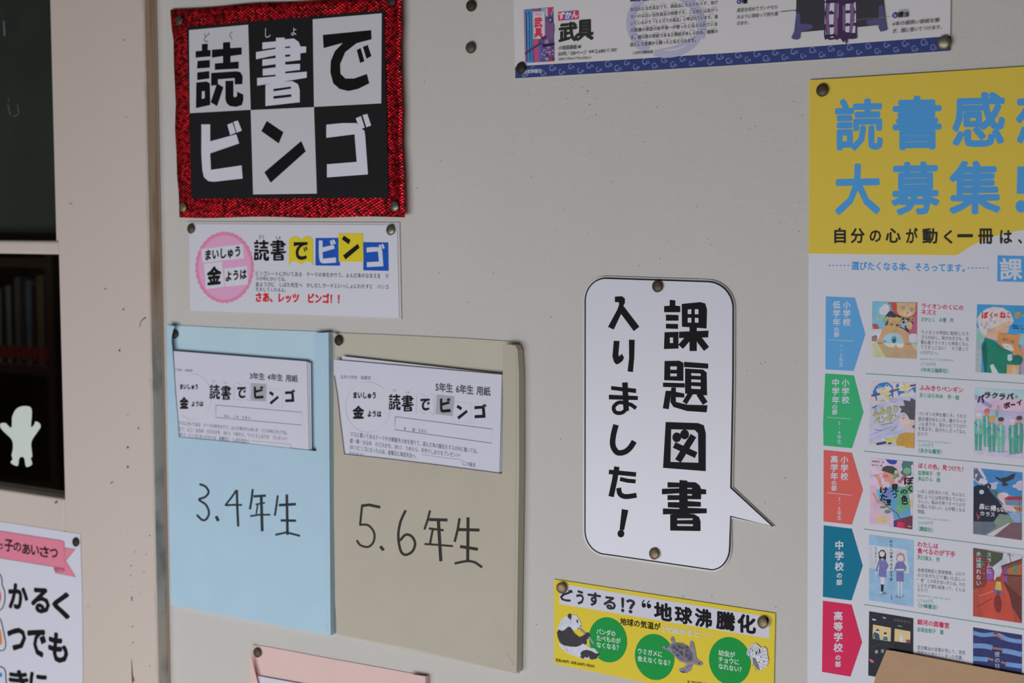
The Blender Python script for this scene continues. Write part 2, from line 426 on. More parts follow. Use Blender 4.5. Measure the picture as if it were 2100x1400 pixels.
box('wall_beside_door', RXL, XL - 0.09, 0.0, 0.09, 0, 2.7, m_cor, kind='structure')
# ---- library behind the glass: a bookcase with books
YS = 1.05
bs = link('bookcase', None, label='dark wooden bookcase seen dimly through the lower door glass', cat='bookcase')
bs.location = (0, 0, 0)
m_wood = add_mottle(mat('dark_wood', (95, 62, 45), 1, 0.6), 6, 0.2, (1, 1, 6))
sL, sR = P(-130, 740, -YS).x, P(112, 740, -YS).x
zS = P(40, 747, -YS).z; zT = P(40, 530, -YS).z; zB2 = P(40, 1000, -YS).z
box('side_panel', sR, sR + 0.025, YS - 0.02, YS + 0.28, 0.02, 1.9, m_wood, bs)
box('side_panel', sL - 0.025, sL, YS - 0.02, YS + 0.28, 0.02, 1.9, m_wood, bs)
box('back_panel', sL - 0.025, sR + 0.025, YS + 0.28, YS + 0.29, 0.02, 1.9, m_wood, bs)
for z in (zS, zT, zB2, zS + 2 * (zT - zS) + 0.03, 0.1):
    box('shelf', sL, sR, YS - 0.01, YS + 0.28, z - 0.02, z, m_wood, bs)
def make_book(x, wd, hgt_, z, colr, label, group):
    m = mat('book_cover', colr, 1, 0.5); bk = link('book', None, label=label, cat='book', group=group)
    box('cover', x, x + wd, YS + 0.015, YS + 0.17, z, z + hgt_, m, bk, bevel=0.0015)
    box('page_block', x + 0.002, x + wd - 0.002, YS + 0.02, YS + 0.172, z + 0.003, z + hgt_ + 0.0005, mat('pages', (215, 208, 190), 1), bk)
    box('spine_label', x + 0.001, x + wd - 0.001, YS + 0.0135, YS + 0.0155, z + 0.012, z + 0.04, mat('spine_sticker', (200, 60, 50), 1), bk)
names = [('white', (205, 200, 192)), ('dark green', (40, 62, 45)), ('cream', (190, 180, 160)), ('navy', (35, 42, 70)), ('grey', (140, 140, 140)), ('brown', (92, 62, 44)),
         ('pale blue', (140, 158, 175)), ('maroon', (95, 32, 38)), ('tan', (160, 130, 95)), ('black', (28, 28, 30))]
x_ = sL + 0.012; i = 0; rnd = random.Random(11)
ords = ['first', 'second', 'third', 'fourth', 'fifth', 'sixth', 'seventh', 'eighth', 'ninth', 'tenth', 'eleventh', 'twelfth', 'thirteenth', 'fourteenth', 'fifteenth', 'sixteenth']
bl = []
while x_ < sR - 0.03:
    wd = rnd.uniform(0.013, 0.024); bl.append((x_, wd, rnd.uniform(0.17, 0.205))); x_ += wd + 0.0012
bl = bl[-10:]
for j, (x_, wd, hg) in enumerate(bl):
    nm, cc = names[j % 10]
    make_book(x_, wd, min(hg, (zT - 0.02 - zS) * 0.94), zS, cc, f'{nm} book spine behind the lower door glass, {ords[len(bl)-1-j]} from the right on its shelf', 'books on the shelf behind the door glass')

# ------------------------------------------------------------------ thumbtacks
m_tack = []
for rgb_, r_, me_ in (((134, 120, 92), 0.5, 0.7), ((90, 80, 66), 0.55, 0.6), ((126, 122, 106), 0.4, 0.75), ((58, 52, 42), 0.6, 0.4)):
    mm = mat('tarnished_brass', rgb_, 1.0, r_, me_); add_mottle(mm, 260, 0.25); m_tack.append(mm)
prof = [(0.0, 0.0017), (0.0016, 0.00165), (0.0030, 0.00145), (0.0041, 0.0011), (0.0050, 0.0006), (0.0055, 0.0001), (0.0055, -0.0002), (0.0050, -0.0004), (0.0010, -0.0003)]
def lathe(prof, n=28):
    vs, fs = [], []
    for r, z in prof:
        for k in range(n):
            t = 2 * PI * k / n; vs.append((r * math.cos(t), r * math.sin(t), z))
    for i in range(len(prof) - 1):
        for k in range(n):
            a, b_ = i * n + k, i * n + (k + 1) % n
            fs.append((a, a + n, b_ + n, b_))
    return vs, fs
hvs, hfs = lathe(prof); nvs, nfs = lathe([(0.00055, 0.0), (0.0005, -0.006), (0.0, -0.008)], 8)
head_me = [mesh('head', hvs, hfs, m_) for m_ in m_tack]
for me_ in head_me: me_.polygons.foreach_set('use_smooth', [True] * len(me_.polygons))
pin_me = mesh('point', nvs, nfs, m_tack[2])
def tack(px, py, h, label, mi=0, tilt=(0, 0), sc_=1.0):
    t = link('thumbtack', None, label=label, cat='thumbtack', group='tarnished brass thumbtacks')
    t.location = P(px, py, h + 0.0016)
    q = Vector((math.sin(math.radians(tilt[0])), -1, math.sin(math.radians(tilt[1])))).to_track_quat('Z', 'Y')
    t.rotation_euler = q.to_euler(); t.scale = (sc_,) * 3
    link('head', head_me[mi], t); link('point', pin_me, t)
    return t

# ------------------------------------------------------------------ red foil bingo poster
A = Fr(340, 0, 3.044)
k1 = 0.42
m_foil = bpy.data.materials.new('red_prism_foil'); m_foil.use_nodes = True
N, L, b = nodes(m_foil)
b.inputs['Metallic'].default_value = 0.7; b.inputs['Roughness'].default_value = 0.32
tc = N.new('ShaderNodeTexCoord'); mp = N.new('ShaderNodeMapping'); mp.inputs['Rotation'].default_value = (0, math.radians(38), 0)
mp.inputs['Scale'].default_value = (230, 230, 420)
vo = N.new('ShaderNodeTexVoronoi'); vo.inputs['Scale'].default_value = 1.0; vo.inputs['Randomness'].default_value = 0.15
L.new(tc.outputs['Object'], mp.inputs[0]); L.new(mp.outputs[0], vo.inputs['Vector'])
nz = N.new('ShaderNodeTexNoise'); nz.inputs['Scale'].default_value = 9; nz.inputs['Detail'].default_value = 3
L.new(tc.outputs['Object'], nz.inputs['Vector'])
rp = N.new('ShaderNodeValToRGB'); e = rp.color_ramp.elements
e[0].position = 0.1; e[0].color = (0.07, 0.0, 0.002, 1); e[1].position = 1.0; e[1].color = (0.9, 0.01, 0.025, 1)
sr = N.new('ShaderNodeSeparateColor'); L.new(vo.outputs['Color'], sr.inputs[0])
L.new(sr.outputs[0], rp.inputs[0]); L.new(rp.outputs[0], b.inputs['Base Color'])
b1 = N.new('ShaderNodeBump'); b1.inputs['Strength'].default_value = 0.8; b1.inputs['Distance'].default_value = 0.0012
b2 = N.new('ShaderNodeBump'); b2.inputs['Strength'].default_value = 0.5; b2.inputs['Distance'].default_value = 0.01
L.new(vo.outputs['Distance'], b1.inputs['Height']); L.new(nz.outputs['Fac'], b2.inputs['Height'])
L.new(b2.outputs[0], b1.inputs['Normal']); L.new(b1.outputs[0], b.inputs['Normal'])
def foil():
    n, m_ = 48, 40
    le = pts("28,60 35,170 48,250 50,400 62,650 57,800 66,950 70,1100 80,1200 85,1357"); ri = pts("1475,-32 1468,60 1472,140 1466,300 1470,500 1478,700 1474,900 1486,1100 1492,1355")
    def at(l, t):
        ya = l[0][1] + (l[-1][1] - l[0][1]) * t
        for a, b_ in zip(l, l[1:]):
            if ya <= b_[1] + 1e-6: return (a[0] + (b_[0] - a[0]) * (ya - a[1]) / (b_[1] - a[1]), ya)
        return l[-1]
    vs, fs = [], []
    for back in (0, 1):
        for i in range(m_ + 1):
            a, b_ = at(le, i / m_), at(ri, i / m_)
            for j in range(n + 1):
                u = j / n; v = i / m_
                x = a[0] + (b_[0] - a[0]) * u; y = a[1] + (b_[1] - a[1]) * u + 4 * math.sin(u * 13) * (1 if v < 0.02 or v > 0.98 else 0)
                h = 0.0035 + 0.0004 * math.sin(u * 22 + v * 5) * (1 if (u < 0.07 or u > 0.93 or v < 0.07 or v > 0.93) else 0) + 0.0045 * max(0, (u - 0.93) / 0.07) ** 1.5
                q = P(*A(x, y), h); vs.append(Vector((q.x, q.y + 0.0004 * back, q.z)))
    W = n + 1; K_ = W * (m_ + 1)
    for i in range(m_):
        for j in range(n):
            a = i * W + j; fs += [(a, a + W, a + W + 1, a + 1), (K_ + a, K_ + a + 1, K_ + a + W + 1, K_ + a + W)]
    rim = [j for j in range(W)] + [i * W + n for i in range(1, m_ + 1)] + [m_ * W + j for j in range(n - 1, -1, -1)] + [i * W for i in range(m_ - 1, 0, -1)]
    for a, b_ in zip(rim, rim[1:] + rim[:1]): fs.append((a, b_, K_ + b_, K_ + a))
    me = mesh('bingo_poster', vs, fs, m_foil); me.polygons.foreach_set('use_smooth', [True] * len(me.polygons)); return me
red = link('bingo_poster', foil(), None, 'large black and grey checkered reading bingo poster framed in red prism foil', 'poster')
s = Sheet(red, 0.0042, k1)
s.poly(A, "130,170 1365,65 1390,1235 160,1240", (20, 20, 21), 'black_sheet')
GR = (146, 145, 149); s.hole = GR
s.poly(A, "145,188 514,154 530,685 150,706", GR, 'grey_square#1')
s.poly(A, "917,120 1348,83 1345,645 925,667", GR, 'grey_square#2')
s.poly(A, "530,687 925,668 943,1208 545,1213", GR, 'grey_square#3')
BK = (12, 12, 13); WH = (160, 160, 168)
def big(s, fr, c, rgb, hole, part='title_lettering'):
    ink, holes, bb = BIG[c]; s.gi += 1; part = 'letter#%d' % s.gi
    for a in ink: s.poly(fr, a, rgb, part)
    for a in holes: s.poly(fr, a, hole, part)
big(s, A, '読', BK, GR); big(s, A, '書', WH, (18, 18, 19)); big(s, A, 'で', BK, GR)
big(s, A, 'ビ', WH, BK); big(s, A, 'ン', BK, GR); big(s, A, 'ゴ', WH, BK)
s.gbox(A, 'ど', 238, 205, 272, 262, (60, 60, 62), part='furigana'); s.gbox(A, 'く', 396, 195, 416, 246, (60, 60, 62), part='furigana')
s.gbox(A, 'し', 620, 176, 654, 236, (150, 150, 155), part='furigana'); s.gbox(A, 'ょ', 782, 172, 815, 222, (150, 150, 155), part='furigana')
s.flush()
tack(367, 42, 0.006, 'dark thumbtack at the top left corner of the red foil bingo poster', 1)
tack(803, 1, 0.006, 'black-looking thumbtack at the top right corner of the red foil bingo poster', 3)
tack(375, 425, 0.004, 'golden thumbtack at the bottom left corner of the red foil bingo poster', 0)
tack(809, 423, 0.006, 'dull thumbtack at the bottom right corner of the red foil bingo poster', 2)

# ------------------------------------------------------------------ small laminated bingo notice
B = Fr(370, 440, 4.468)
kb = 0.48
m_lam = mat('laminated_paper', (176, 176, 184), kb, 0.35, spec=0.5)
n1 = slab('bingo_notice', [B(*q) for q in pts("80,85 1985,95 2003,945 90,878")], 0.0018, m_lam,
          label='small white laminated bingo notice with a pink scalloped circle under the red foil poster', cat='notice')
slab('laminate_margin', [B(*q) for q in pts("60,62 2008,72 2026,962 70,895")], 0.0012, mat('clear_laminate', (158, 154, 151), 0.50, 0.3, spec=0.5), n1)
s = Sheet(n1, 0.0019, kb); s.hole = (176, 176, 184)
scal = [(405 + (262 + 9 * abs(math.sin(18 * t))) * math.cos(t), 483 + (320 + 9 * abs(math.sin(18 * t))) * math.sin(t)) for t in [i * 2 * PI / 216 for i in range(216)]]
s.poly(B, scal, (196, 120, 148), 'pink_circle')
s.poly(B, arc(405, 483, 240, 296), (190, 140, 172), 'pink_circle')
W_ = (182, 182, 190)
s.poly(B, "190,315 570,270 582,400 205,440", W_, 'white_strip#a'); s.poly(B, "215,450 380,432 405,660 235,682", W_, 'white_strip#b'); s.poly(B, "400,495 610,470 620,640 412,660", W_, 'white_strip#c')
K = (18, 17, 20)
s.text(B, 'まいしゅう', 218, 322, 560, 282, 105, K, 0.045)
s.gbox(B, '金', 242, 465, 375, 650, K, 0.05, -0.1)
s.text(B, 'ようは', 408, 520, 608, 492, 100, K, 0.045)
s.text(B, 'どく', 715, 185, 772, 185, 40, K, 0.02, 'furigana'); s.text(B, 'しょ', 870, 188, 922, 188, 38, K, 0.02, 'furigana')
s.gbox(B, '読', 674, 235, 812, 420, K); s.gbox(B, '書', 824, 238, 966, 420, K)
Y = (200, 182, 42); BL = (24, 66, 142)
s.poly(B, "993,225 1030,200 1070,200 1103,228 1140,200 1180,198 1212,225 1217,465 1195,436 1150,428 1105,460 1060,425 1020,430 993,462", Y, 'yellow_book_shape')
s.gbox(B, 'で', 1036, 250, 1166, 410, K)
s.poly(B, "1237,215 1448,213 1461,468 1237,466", BL, 'blue_square#1'); s.poly(B, "1675,253 1903,255 1907,515 1675,510", BL, 'blue_square#2')
s.poly(B, "1447,172 1672,172 1677,432 1450,430", Y, 'yellow_square')
W2 = (195, 198, 208)
s.gbox(B, 'ビ', 1268, 228, 1428, 445, W2); s.gbox(B, 'ン', 1478, 195, 1642, 410, K); s.gbox(B, 'ゴ', 1706, 268, 1872, 480, W2)
G_ = (74, 74, 80)
s.text(B, 'ビンゴシートにかいてある　テーマの本をかりて、よんだ本のなまえを　マ', 683, 515, 1908, 540, 48, G_, part='body_text')
s.text(B, 'スの中にかいてね。', 685, 565, 985, 572, 42, G_, part='body_text')
s.text(B, '金ようびに　しばた先生へ　かしだしカードといっしょにわたすと　ハンコ', 685, 615, 1908, 640, 46, G_, part='body_text')
s.text(B, 'をおしてくれるよ。', 687, 662, 985, 672, 42, G_, part='body_text')
s.text(B, 'さあ、レッツ　ビンゴ！！', 680, 712, 1500, 730, 92, (178, 24, 30), 0.04, 'red_lettering')
s.flush()
tack(391, 469, 0.0022, 'dark thumbtack at the top left corner of the laminated bingo notice', 1)
tack(800.5, 471.5, 0.0022, 'grey-green thumbtack at the top right corner of the laminated bingo notice', 2)

# ------------------------------------------------------------------ envelopes
def sheet_paper(name, outl, h, label, group=None, k=0.5):
    return slab(name, outl, h, mat('copy_paper', (190, 190, 202), k, 0.7), label=label, cat='paper', group=group)
def bingo_form(s, fr, d):
    K = (20, 20, 24); G_ = (70, 70, 78); Lg = (140, 140, 148)
    s.hole = (190, 190, 202)
    for a in d['text']: s.text(fr, *a)
    for c, bx_, in d['glyph']: s.gbox(fr, c, *bx_)
# blue envelope
Cc = Fr(330, 650, 4.516)
kc = 0.45
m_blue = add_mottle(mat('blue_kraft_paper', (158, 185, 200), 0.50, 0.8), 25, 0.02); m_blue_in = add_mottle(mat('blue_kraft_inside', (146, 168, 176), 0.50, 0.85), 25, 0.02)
hb = 0.0012
HE = lambda x, y: 0.0065
env = link('blue_envelope', None, label='pale blue envelope pinned to the board with handwritten grades three and four', cat='envelope')
env.location = (0, 0, 0)
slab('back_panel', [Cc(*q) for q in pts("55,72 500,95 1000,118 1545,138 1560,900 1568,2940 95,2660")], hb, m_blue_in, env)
front = pts("55,72 90,76 128,86 112,120 100,180 98,230 106,300 120,500 132,700 150,900 166,1112 800,1172 1440,1241 1425,700 1412,150 1552,142 1556,600 1562,1500 1572,2946 800,2800 97,2668 80,2000 66,1000 58,500")
hfront = lambda x, y: 0.0040 + 0.0045 * max(0, min(1, (x - 342) / 120.0)) * max(0, min(1, (680 - x) / 60.0)) * 0.7 + 0.0008
fo_ = slab('front_panel', [Cc(*q) for q in front], 0.0080, m_blue, env, thick=0.0004)
def skirt(name, outl, h1, h2, m, parent):
    vs, fs = [], []
    for q in outl:
        v = P(q[0], q[1], h1); vs += [v, Vector((v.x, -h2, v.z))]
    for i in range(len(outl) - 1): fs.append((2 * i, 2 * i + 1, 2 * i + 3, 2 * i + 2))
    return link(name, mesh(name, vs, fs, m), parent)
skirt('side_fold', [Cc(*q) for q in pts("1552,142 1556,600 1562,1500 1572,2946")], 0.0080, hb, m_blue, env)
skirt('side_fold', [Cc(*q) for q in pts("55,72 58,500 66,1000 80,2000 97,2668")], 0.0080, hb, m_blue, env)
skirt('bottom_fold', [Cc(*q) for q in pts("97,2668 800,2800 1572,2946")], 0.0080, hb, m_blue, env)
s = Sheet(env, 0.0080 + 0.00003, 0.5)
s.line(Cc, "1520,200 1528,900 1532,1500 1538,2900", 2, (120, 152, 170), 'seam_crease')
E_ = Fr(330, 940, 2.763)
s.line(E_, "925,935 950,978", 1.6, (110, 140, 158), 'seam_crease')
MK = (36, 42, 46)
for q, wd in (("218,145 252,158 270,190 250,218 216,232 255,262 272,305 260,340 235,348 203,318", 11), ("428,178 400,220 370,258 372,264 415,262 460,263", 10),):
    s.line(E_, q, wd * 1.15, MK, 'handwriting', sm=True)
for q, wd in (("312,326 326,354", 15), ("430,178 433,280 438,385", 12), ("520,173 514,230 504,288", 11), ("524,214 595,210", 12), ("536,260 590,250", 8), ("548,262 540,314", 8), ("505,326 560,318 620,318", 9), ("568,212 574,412", 14),
              ("662,208 655,262 645,324", 10), ("668,264 765,258", 13), ("713,203 717,432", 13), ("678,350 766,352", 12), ("648,432 712,418 788,438", 10)):
    s.line(E_, q, wd * 1.15, MK, 'handwriting')
s.flush()
skA = sheet_paper('worksheet', [Cc(*q) for q in pts("120,318 1387,424 1398,1290 150,1180")], 0.0050, 'white worksheet at the back of the blue envelope, only its right edge showing')
skB = sheet_paper('worksheet', [Cc(*q) for q in pts("118,316 1368,418 1385,1282 150,1175")], 0.0058, 'middle worksheet in the blue envelope, a thin edge right of the front sheet')
sA = sheet_paper('worksheet', [Cc(*q) for q in pts("118,314 1350,410 1372,1280 160,1170")], 0.0066, 'front bingo worksheet for third and fourth grade in the blue envelope')
s = Sheet(sA, 0.0067, kc)
K = (20, 20, 24); G_ = (72, 72, 80); Lg = (150, 150, 160)
def form(s, fr, d):
    s.hole = (190, 190, 202)
    s.poly(fr, d['sq'], (128, 128, 134), 'grey_square')
    for a in d['txt']: s.text(fr, *a)
    for a in d['gl']: s.gbox(fr, *a)
    for a in d['ln']: s.line(fr, *a)
form(s, Cc, dict(sq="835,610 977,620 970,782 834,772",
  txt=[('小学校　図書室', 125, 474, 296, 484, 26, G_, 0, 'header_text'), ('まいしゅう', 172, 618, 348, 618, 54, K, 0.05), ('ようは', 280, 778, 393, 778, 52, K, 0.05),
       ('3年生 4年生 用紙', 820, 510, 1268, 538, 68, G_, 0.035), ('どく', 472, 580, 508, 582, 24, K, 0, 'furigana'), ('しょ', 578, 590, 614, 592, 24, K, 0, 'furigana'),
       ('ねん　くみ　なまえ', 583, 898, 832, 918, 32, G_, 0, 'field_text'),
       ('マスにかいてある　テーマの本をかりて、よんだ本のだいめいを　マスの中にかいてね。', 163, 958, 1185, 1052, 42, G_, 0, 'body_text'),
       ('たて・よこ・ななめ　のどれかを　3れつ　うめたら、てづくりしおりを　プレゼント！', 165, 1012, 1185, 1108, 42, G_, 0, 'body_text'),
       ('3れつ　ビンゴになったひとは　金曜日に　しばた先生へ', 167, 1066, 815, 1130, 40, G_, 0, 'body_text')],
  gl=[('金', 172, 738, 256, 850, K, 0.05), ('読', 450, 628, 547, 758, K), ('書', 554, 640, 650, 765, K), ('で', 706, 648, 786, 748, K), ('ビ', 860, 640, 950, 755, K), ('ン', 1000, 688, 1090, 810, K), ('ゴ', 1150, 672, 1240, 788, K)],
  ln=[("508,815 1302,882 1302,1000 508,930 508,815", 3, G_, 'field_box'), ("672,770 672,625 700,608 745,630 790,605 822,625 824,785", 2.5, Lg, 'book_outline'), ("672,770 700,755 745,782 790,760 824,785", 2.5, Lg, 'book_outline'),
      ("976,660 1125,672 1122,842 974,828 976,660", 1.5, Lg, 'square_outline')]))
s.line(Cc, arc(300, 742, 165, 212, -50, 130, 40), 2.2, Lg, 'circle_outline'); s.line(Cc, arc(300, 742, 165, 212, 200, 305, 30), 2.2, Lg, 'circle_outline')
s.poly(Cc, "820,1145 1200,1178 1198,1212 818,1178", (200, 200, 212), 'correction_strip')
s.flush()
tack(357.5, 685, hb + 0.0006, 'shaded thumbtack inside the top left opening of the blue envelope', 3, sc_=0.95)

# tan envelope
D = Fr(670, 670, 4.243)
m_tan = add_mottle(mat('tan_kraft_paper', (158, 151, 137), 0.60, 0.8), 25, 0.025); m_tan_in = add_mottle(mat('tan_kraft_inside', (164, 159, 144), 0.60, 0.85), 25, 0.025)
env = link('tan_envelope', None, label='khaki kraft envelope pinned to the board with handwritten grades five and six', cat='envelope')
slab('back_panel', [D(*q) for q in pts("50,50 600,72 1200,100 1672,132 1690,1500 1668,3020 95,2680 62,1200")], hb, m_tan_in, env)
HT = 0.0095
tan_front = pts("62,425 90,600 118,850 150,1108 500,1146 900,1195 1525,1278 1535,800 1530,160 1600,155 1640,162 1660,200 1672,400 1674,1200 1662,2100 1652,2995 1640,3012 1560,2995 800,2812 95,2672 72,2400 62,1500")
slab('front_panel', [D(*q) for q in tan_front], 0.0095, m_tan, env, thick=0.0004)
slab('corner_flap', [D(*q) for q in pts("48,48 90,62 72,92 60,76")], 0.005, m_tan, env)
def skirt2(outl, h1f, h2, m, parent, name='side_fold'):
    vs, fs = [], []
    for q in outl:
        v = P(q[0], q[1], h1f(*q)); vs += [v, Vector((v.x + 0.001, -h2, v.z))]
    for i in range(len(outl) - 1): fs.append((2 * i, 2 * i + 1, 2 * i + 3, 2 * i + 2))
    link(name, mesh(name, vs, fs, m), parent)
hft = lambda x, y: 0.0095
skirt2([D(*q) for q in pts("1600,155 1640,162 1660,200 1672,400 1674,1200 1662,2100 1652,2995 1640,3012")], hft, hb, m_tan, env)
skirt2([D(*q) for q in pts("95,2672 800,2812 1560,2995 1640,3012")], hft, hb, m_tan, env, 'bottom_fold')
skirt2([D(*q) for q in pts("62,425 62,1500 72,2400 95,2672")], hft, hb, m_tan, env)
s = Sheet(env, lambda x, y: hft(x, y) + 0.00003, 0.5)
s.line(D, "1612,160 1640,190 1648,230 1648,1200 1640,2100 1625,2960", 2.2, (122, 114, 96), 'seam_crease')
s.line(E_, "1958,1095 2000,1170", 1.8, (112, 104, 90), 'seam_crease')
MK = (40, 39, 35)
for q, wd in (("1128,375 1175,378 1208,420 1205,470 1175,500 1130,490 1110,462", 11), ("1387,293 1357,360 1345,440 1358,520 1385,545 1425,525 1440,480 1420,440 1385,432 1355,465", 13)):
    s.line(E_, q, wd * 1.15, MK, 'handwriting', sm=True)
for q, wd in (("1135,268 1180,262 1243,276", 14), ("1140,265 1128,380", 11), ("1243,496 1262,520", 15), ("1525,293 1512,345 1493,402", 11), ("1518,345 1624,348", 15), ("1518,396 1602,406", 11), ("1540,402 1525,482", 11), ("1493,484 1560,488 1655,496", 10), ("1572,350 1578,450 1586,582", 16),
              ("1692,338 1682,400 1664,472", 12), ("1686,402 1805,405", 15), ("1740,333 1738,588", 15), ("1695,498 1796,514", 15), ("1664,594 1740,578 1780,588 1820,616", 12)):
    s.line(E_, q, wd * 1.15, MK, 'handwriting')
s.flush()
sheet_paper('worksheet', [D(*q) for q in pts("132,255 1540,412 1532,1320 155,1160")], 0.0055, 'rear worksheet in the tan envelope, its top edge peeking out above')
sheet_paper('worksheet', [D(*q) for q in pts("90,284 1532,414 1518,1310 155,1150")], 0.0066, 'middle worksheet in the tan envelope, a thin edge beside the front sheet')
slab_lab = 'front bingo worksheet for fifth and sixth grade in the tan envelope'
sB = sheet_paper('worksheet', [D(*q) for q in pts("62,286 1524,416 1503,1300 150,1150 118,850 64,430")], 0.0078, slab_lab)
s = Sheet(sB, 0.0079, 0.46)
form(s, D, dict(sq="958,588 1112,605 1092,777 945,758",
  txt=[('玉井小学校　図書室', 118, 418, 385, 428, 34, G_, 0, 'header_text'), ('まいしゅう', 226, 564, 434, 566, 62, K, 0.05), ('ようは', 352, 728, 476, 730, 58, K, 0.05),
       ('5年生 6年生 用紙', 945, 482, 1425, 524, 82, G_, 0.035), ('どく', 574, 538, 612, 540, 26, K, 0, 'furigana'), ('しょ', 684, 552, 722, 554, 26, K, 0, 'furigana'),
       ('年　　組　なまえ', 668, 868, 870, 892, 34, G_, 0, 'field_text'),
       ('マスに書いてあるテーマや分類番号の本を借りて、読んだ本の題名をマスの中に書いてね。', 203, 908, 1330, 1062, 46, G_, 0, 'body_text'),
       ('縦・横・ななめ　のどれかを、3れつ　うめたら、手作りしおりをプレゼント！', 200, 966, 1180, 1100, 46, G_, 0, 'body_text'),
       ('3れつビンゴになった人は、金曜日に柴田先生へ、', 198, 1022, 798, 1106, 46, G_, 0, 'body_text'),
       ('わたそう！', 196, 1080, 335, 1100, 40, G_, 0, 'body_text'), ('この紙を', 1182, 1164, 1300, 1182, 44, G_, 0, 'body_text')],
  gl=[('金', 225, 685, 325, 800, K, 0.05), ('読', 540, 588, 643, 722, K), ('書', 650, 600, 756, 735, K), ('で', 815, 625, 896, 725, K), ('ビ', 985, 620, 1078, 745, K), ('ン', 1128, 682, 1225, 805, K), ('ゴ', 1285, 672, 1388, 795, K)],
  ln=[("595,782 1438,890 1432,1012 590,895 595,782", 3, G_, 'field_box'), ("775,752 782,598 810,575 860,608 905,580 938,602 930,772", 2.5, Lg, 'book_outline'), ("775,752 808,730 852,762 895,738 930,772", 2.5, Lg, 'book_outline'),
      ("1108,650 1255,665 1248,842 1090,825 1108,650", 1.5, Lg, 'square_outline')]))
s.line(D, arc(358, 700, 195, 218, -15, 240, 50), 2.4, Lg, 'circle_outline'); s.line(D, arc(358, 700, 195, 218, 235, 315, 30), 2.4, Lg, 'circle_outline')
s.poly(D, "815,1110 1180,1160 1178,1200 812,1150", (202, 202, 214), 'correction_strip')
s.flush()
tack(694, 698, hb + 0.0008, 'thumbtack under the curled top left corner of the tan envelope', 3)

# pink envelope at the bottom
R8 = Fr(500, 1310, 5.25)
m_pink = add_mottle(mat('pink_kraft_paper', (205, 176, 170), 0.62, 0.8), 25, 0.02)
env = link('pink_envelope', None, label='pale pink envelope pinned at the bottom, cut by the photo edge', cat='envelope')
slab('back_panel', [R8(*q) for q in pts("92,60 300,92 900,205 1400,295 1964,398 1964,3200 110,2900")], hb, m_pink, env)
slab('front_panel', [R8(*q) for q in pts("92,78 64,140 100,280 150,470 165,600 240,760 1700,1050 1790,1050 1785,375 1955,402 1958,3250 100,2900 60,1200 62,300 58,140 88,62")], 0.007, m_pink, env)
skirt('side_fold', [R8(*q) for q in pts("1955,402 1958,3250")], 0.007, hb, m_pink, env)
sheet_paper('worksheet', [R8(*q) for q in pts("145,395 1760,690 1770,1400 160,1000")], 0.004, 'white worksheet corner in the pink envelope at the bottom edge', k=0.56)
tack(527, 1338, 0.0022, 'dark thumbtack at the top left corner of the pink envelope', 1)

# two loose tacks on the bare board
tack(966, 12, 0.0008, 'black-brown thumbtack alone on the board, the upper of two right of the foil poster', 3, (8, -6))
tack(965, 98, 0.0008, 'brown thumbtack alone on the board, the lower of two right of the foil poster', 1, (8, -6))

# ------------------------------------------------------------------ speech bubble sign
Nn = Fr(1180, 550, 2.188)
kn = 0.47
bub = pts("44,160") + [(135 - 91 * math.cos(t), 145 - 100 * math.sin(t)) for t in [i * PI / 2 / 10 for i in range(11)]] \
    + pts("590,60") + [(590 + 117 * math.sin(t), 180 - 120 * math.cos(t)) for t in [i * PI / 2 / 10 for i in range(1, 11)]] \
    + pts("706,500 697,985 885,1158 695,1112 692,1245") + [(612 + 80 * math.cos(t), 1250 + 102 * math.sin(t)) for t in [i * PI / 2 / 8 for i in range(1, 9)]] \
    + pts("140,1283") + [(140 - 97 * math.sin(t), 1175 + 108 * math.cos(t)) for t in [i * PI / 2 / 10 for i in range(1, 11)]]
bub = bub[1:]
inner = [Nn(*q) for q in bub]
cx_, cy_ = 1350, 860
def grow(p, d):
    n = len(p); out = []
    for i in range(n):
        a, b_ = p[i - 1], p[(i + 1) % n]; dx, dy = b_[0] - a[0], b_[1] - a[1]; l = math.hypot(dx, dy) or 1
        out.append((p[i][0] + dy / l * d, p[i][1] - dx / l * d))
    return out
m_bub = mat('laminated_card', (188, 188, 196), kn, 0.3, spec=0.5)
sign = slab('speech_bubble_sign', inner, 0.0024, m_bub, label='white laminated speech bubble sign announcing new assigned books in bold black', cat='sign', thick=0.0008)
slab('laminate_margin', grow(inner, 4.5), 0.0014, mat('clear_laminate', (168, 165, 162), 0.56, 0.3, spec=0.5), sign, thick=0.0006)
s = Sheet(sign, 0.0025, kn); s.hole = (188, 188, 196)
s.loop(Nn, bub, 5.5, (24, 24, 26), 'outline')
K = (14, 14, 16)
def inks(items, part='lettering'):
    for it in items:
        if isinstance(it, str): s.poly(Nn, it, K, part)
        elif it[0] == 'o': s.poly(Nn, it[1], s.hole, part)
        elif it[0] == 'c': s.poly(Nn, arc(it[1], it[2], it[3], it[4]), K, part)
        else: s.line(Nn, it[1], it[2], K, part, sm=it[0] == 's')
inks(["177,127 208,125 222,135 222,155 215,168 287,262 262,282 205,205 172,275 146,263 188,185 196,162 195,152 177,152",
 "172,325 198,326 193,385 196,396 208,383 218,400 212,415 195,428 183,431 173,420 166,395", "240,320 266,321 264,400 258,466 234,462 241,400",
 "160,528 272,540 272,560 160,545", "150,567 280,573 280,591 150,588", ('l', "222,512 224,560 228,640", 25), ('s', "228,606 195,602 172,622 180,646 208,648 228,632", 17), ('l', "225,605 250,612 272,628", 17),
 ('s', "182,702 170,750 168,795 188,826 220,824 245,805 264,776", 25),
 ('l', "150,913 272,925", 20), ('l', "186,890 176,950 160,1024", 24), ('l', "200,945 235,953 270,956", 18), ('s', "194,985 200,1012 225,1024 274,1018", 22),
 "208,1080 237,1085 218,1175 198,1172", ('c', 204, 1190, 15, 17)], 'left_column_lettering')
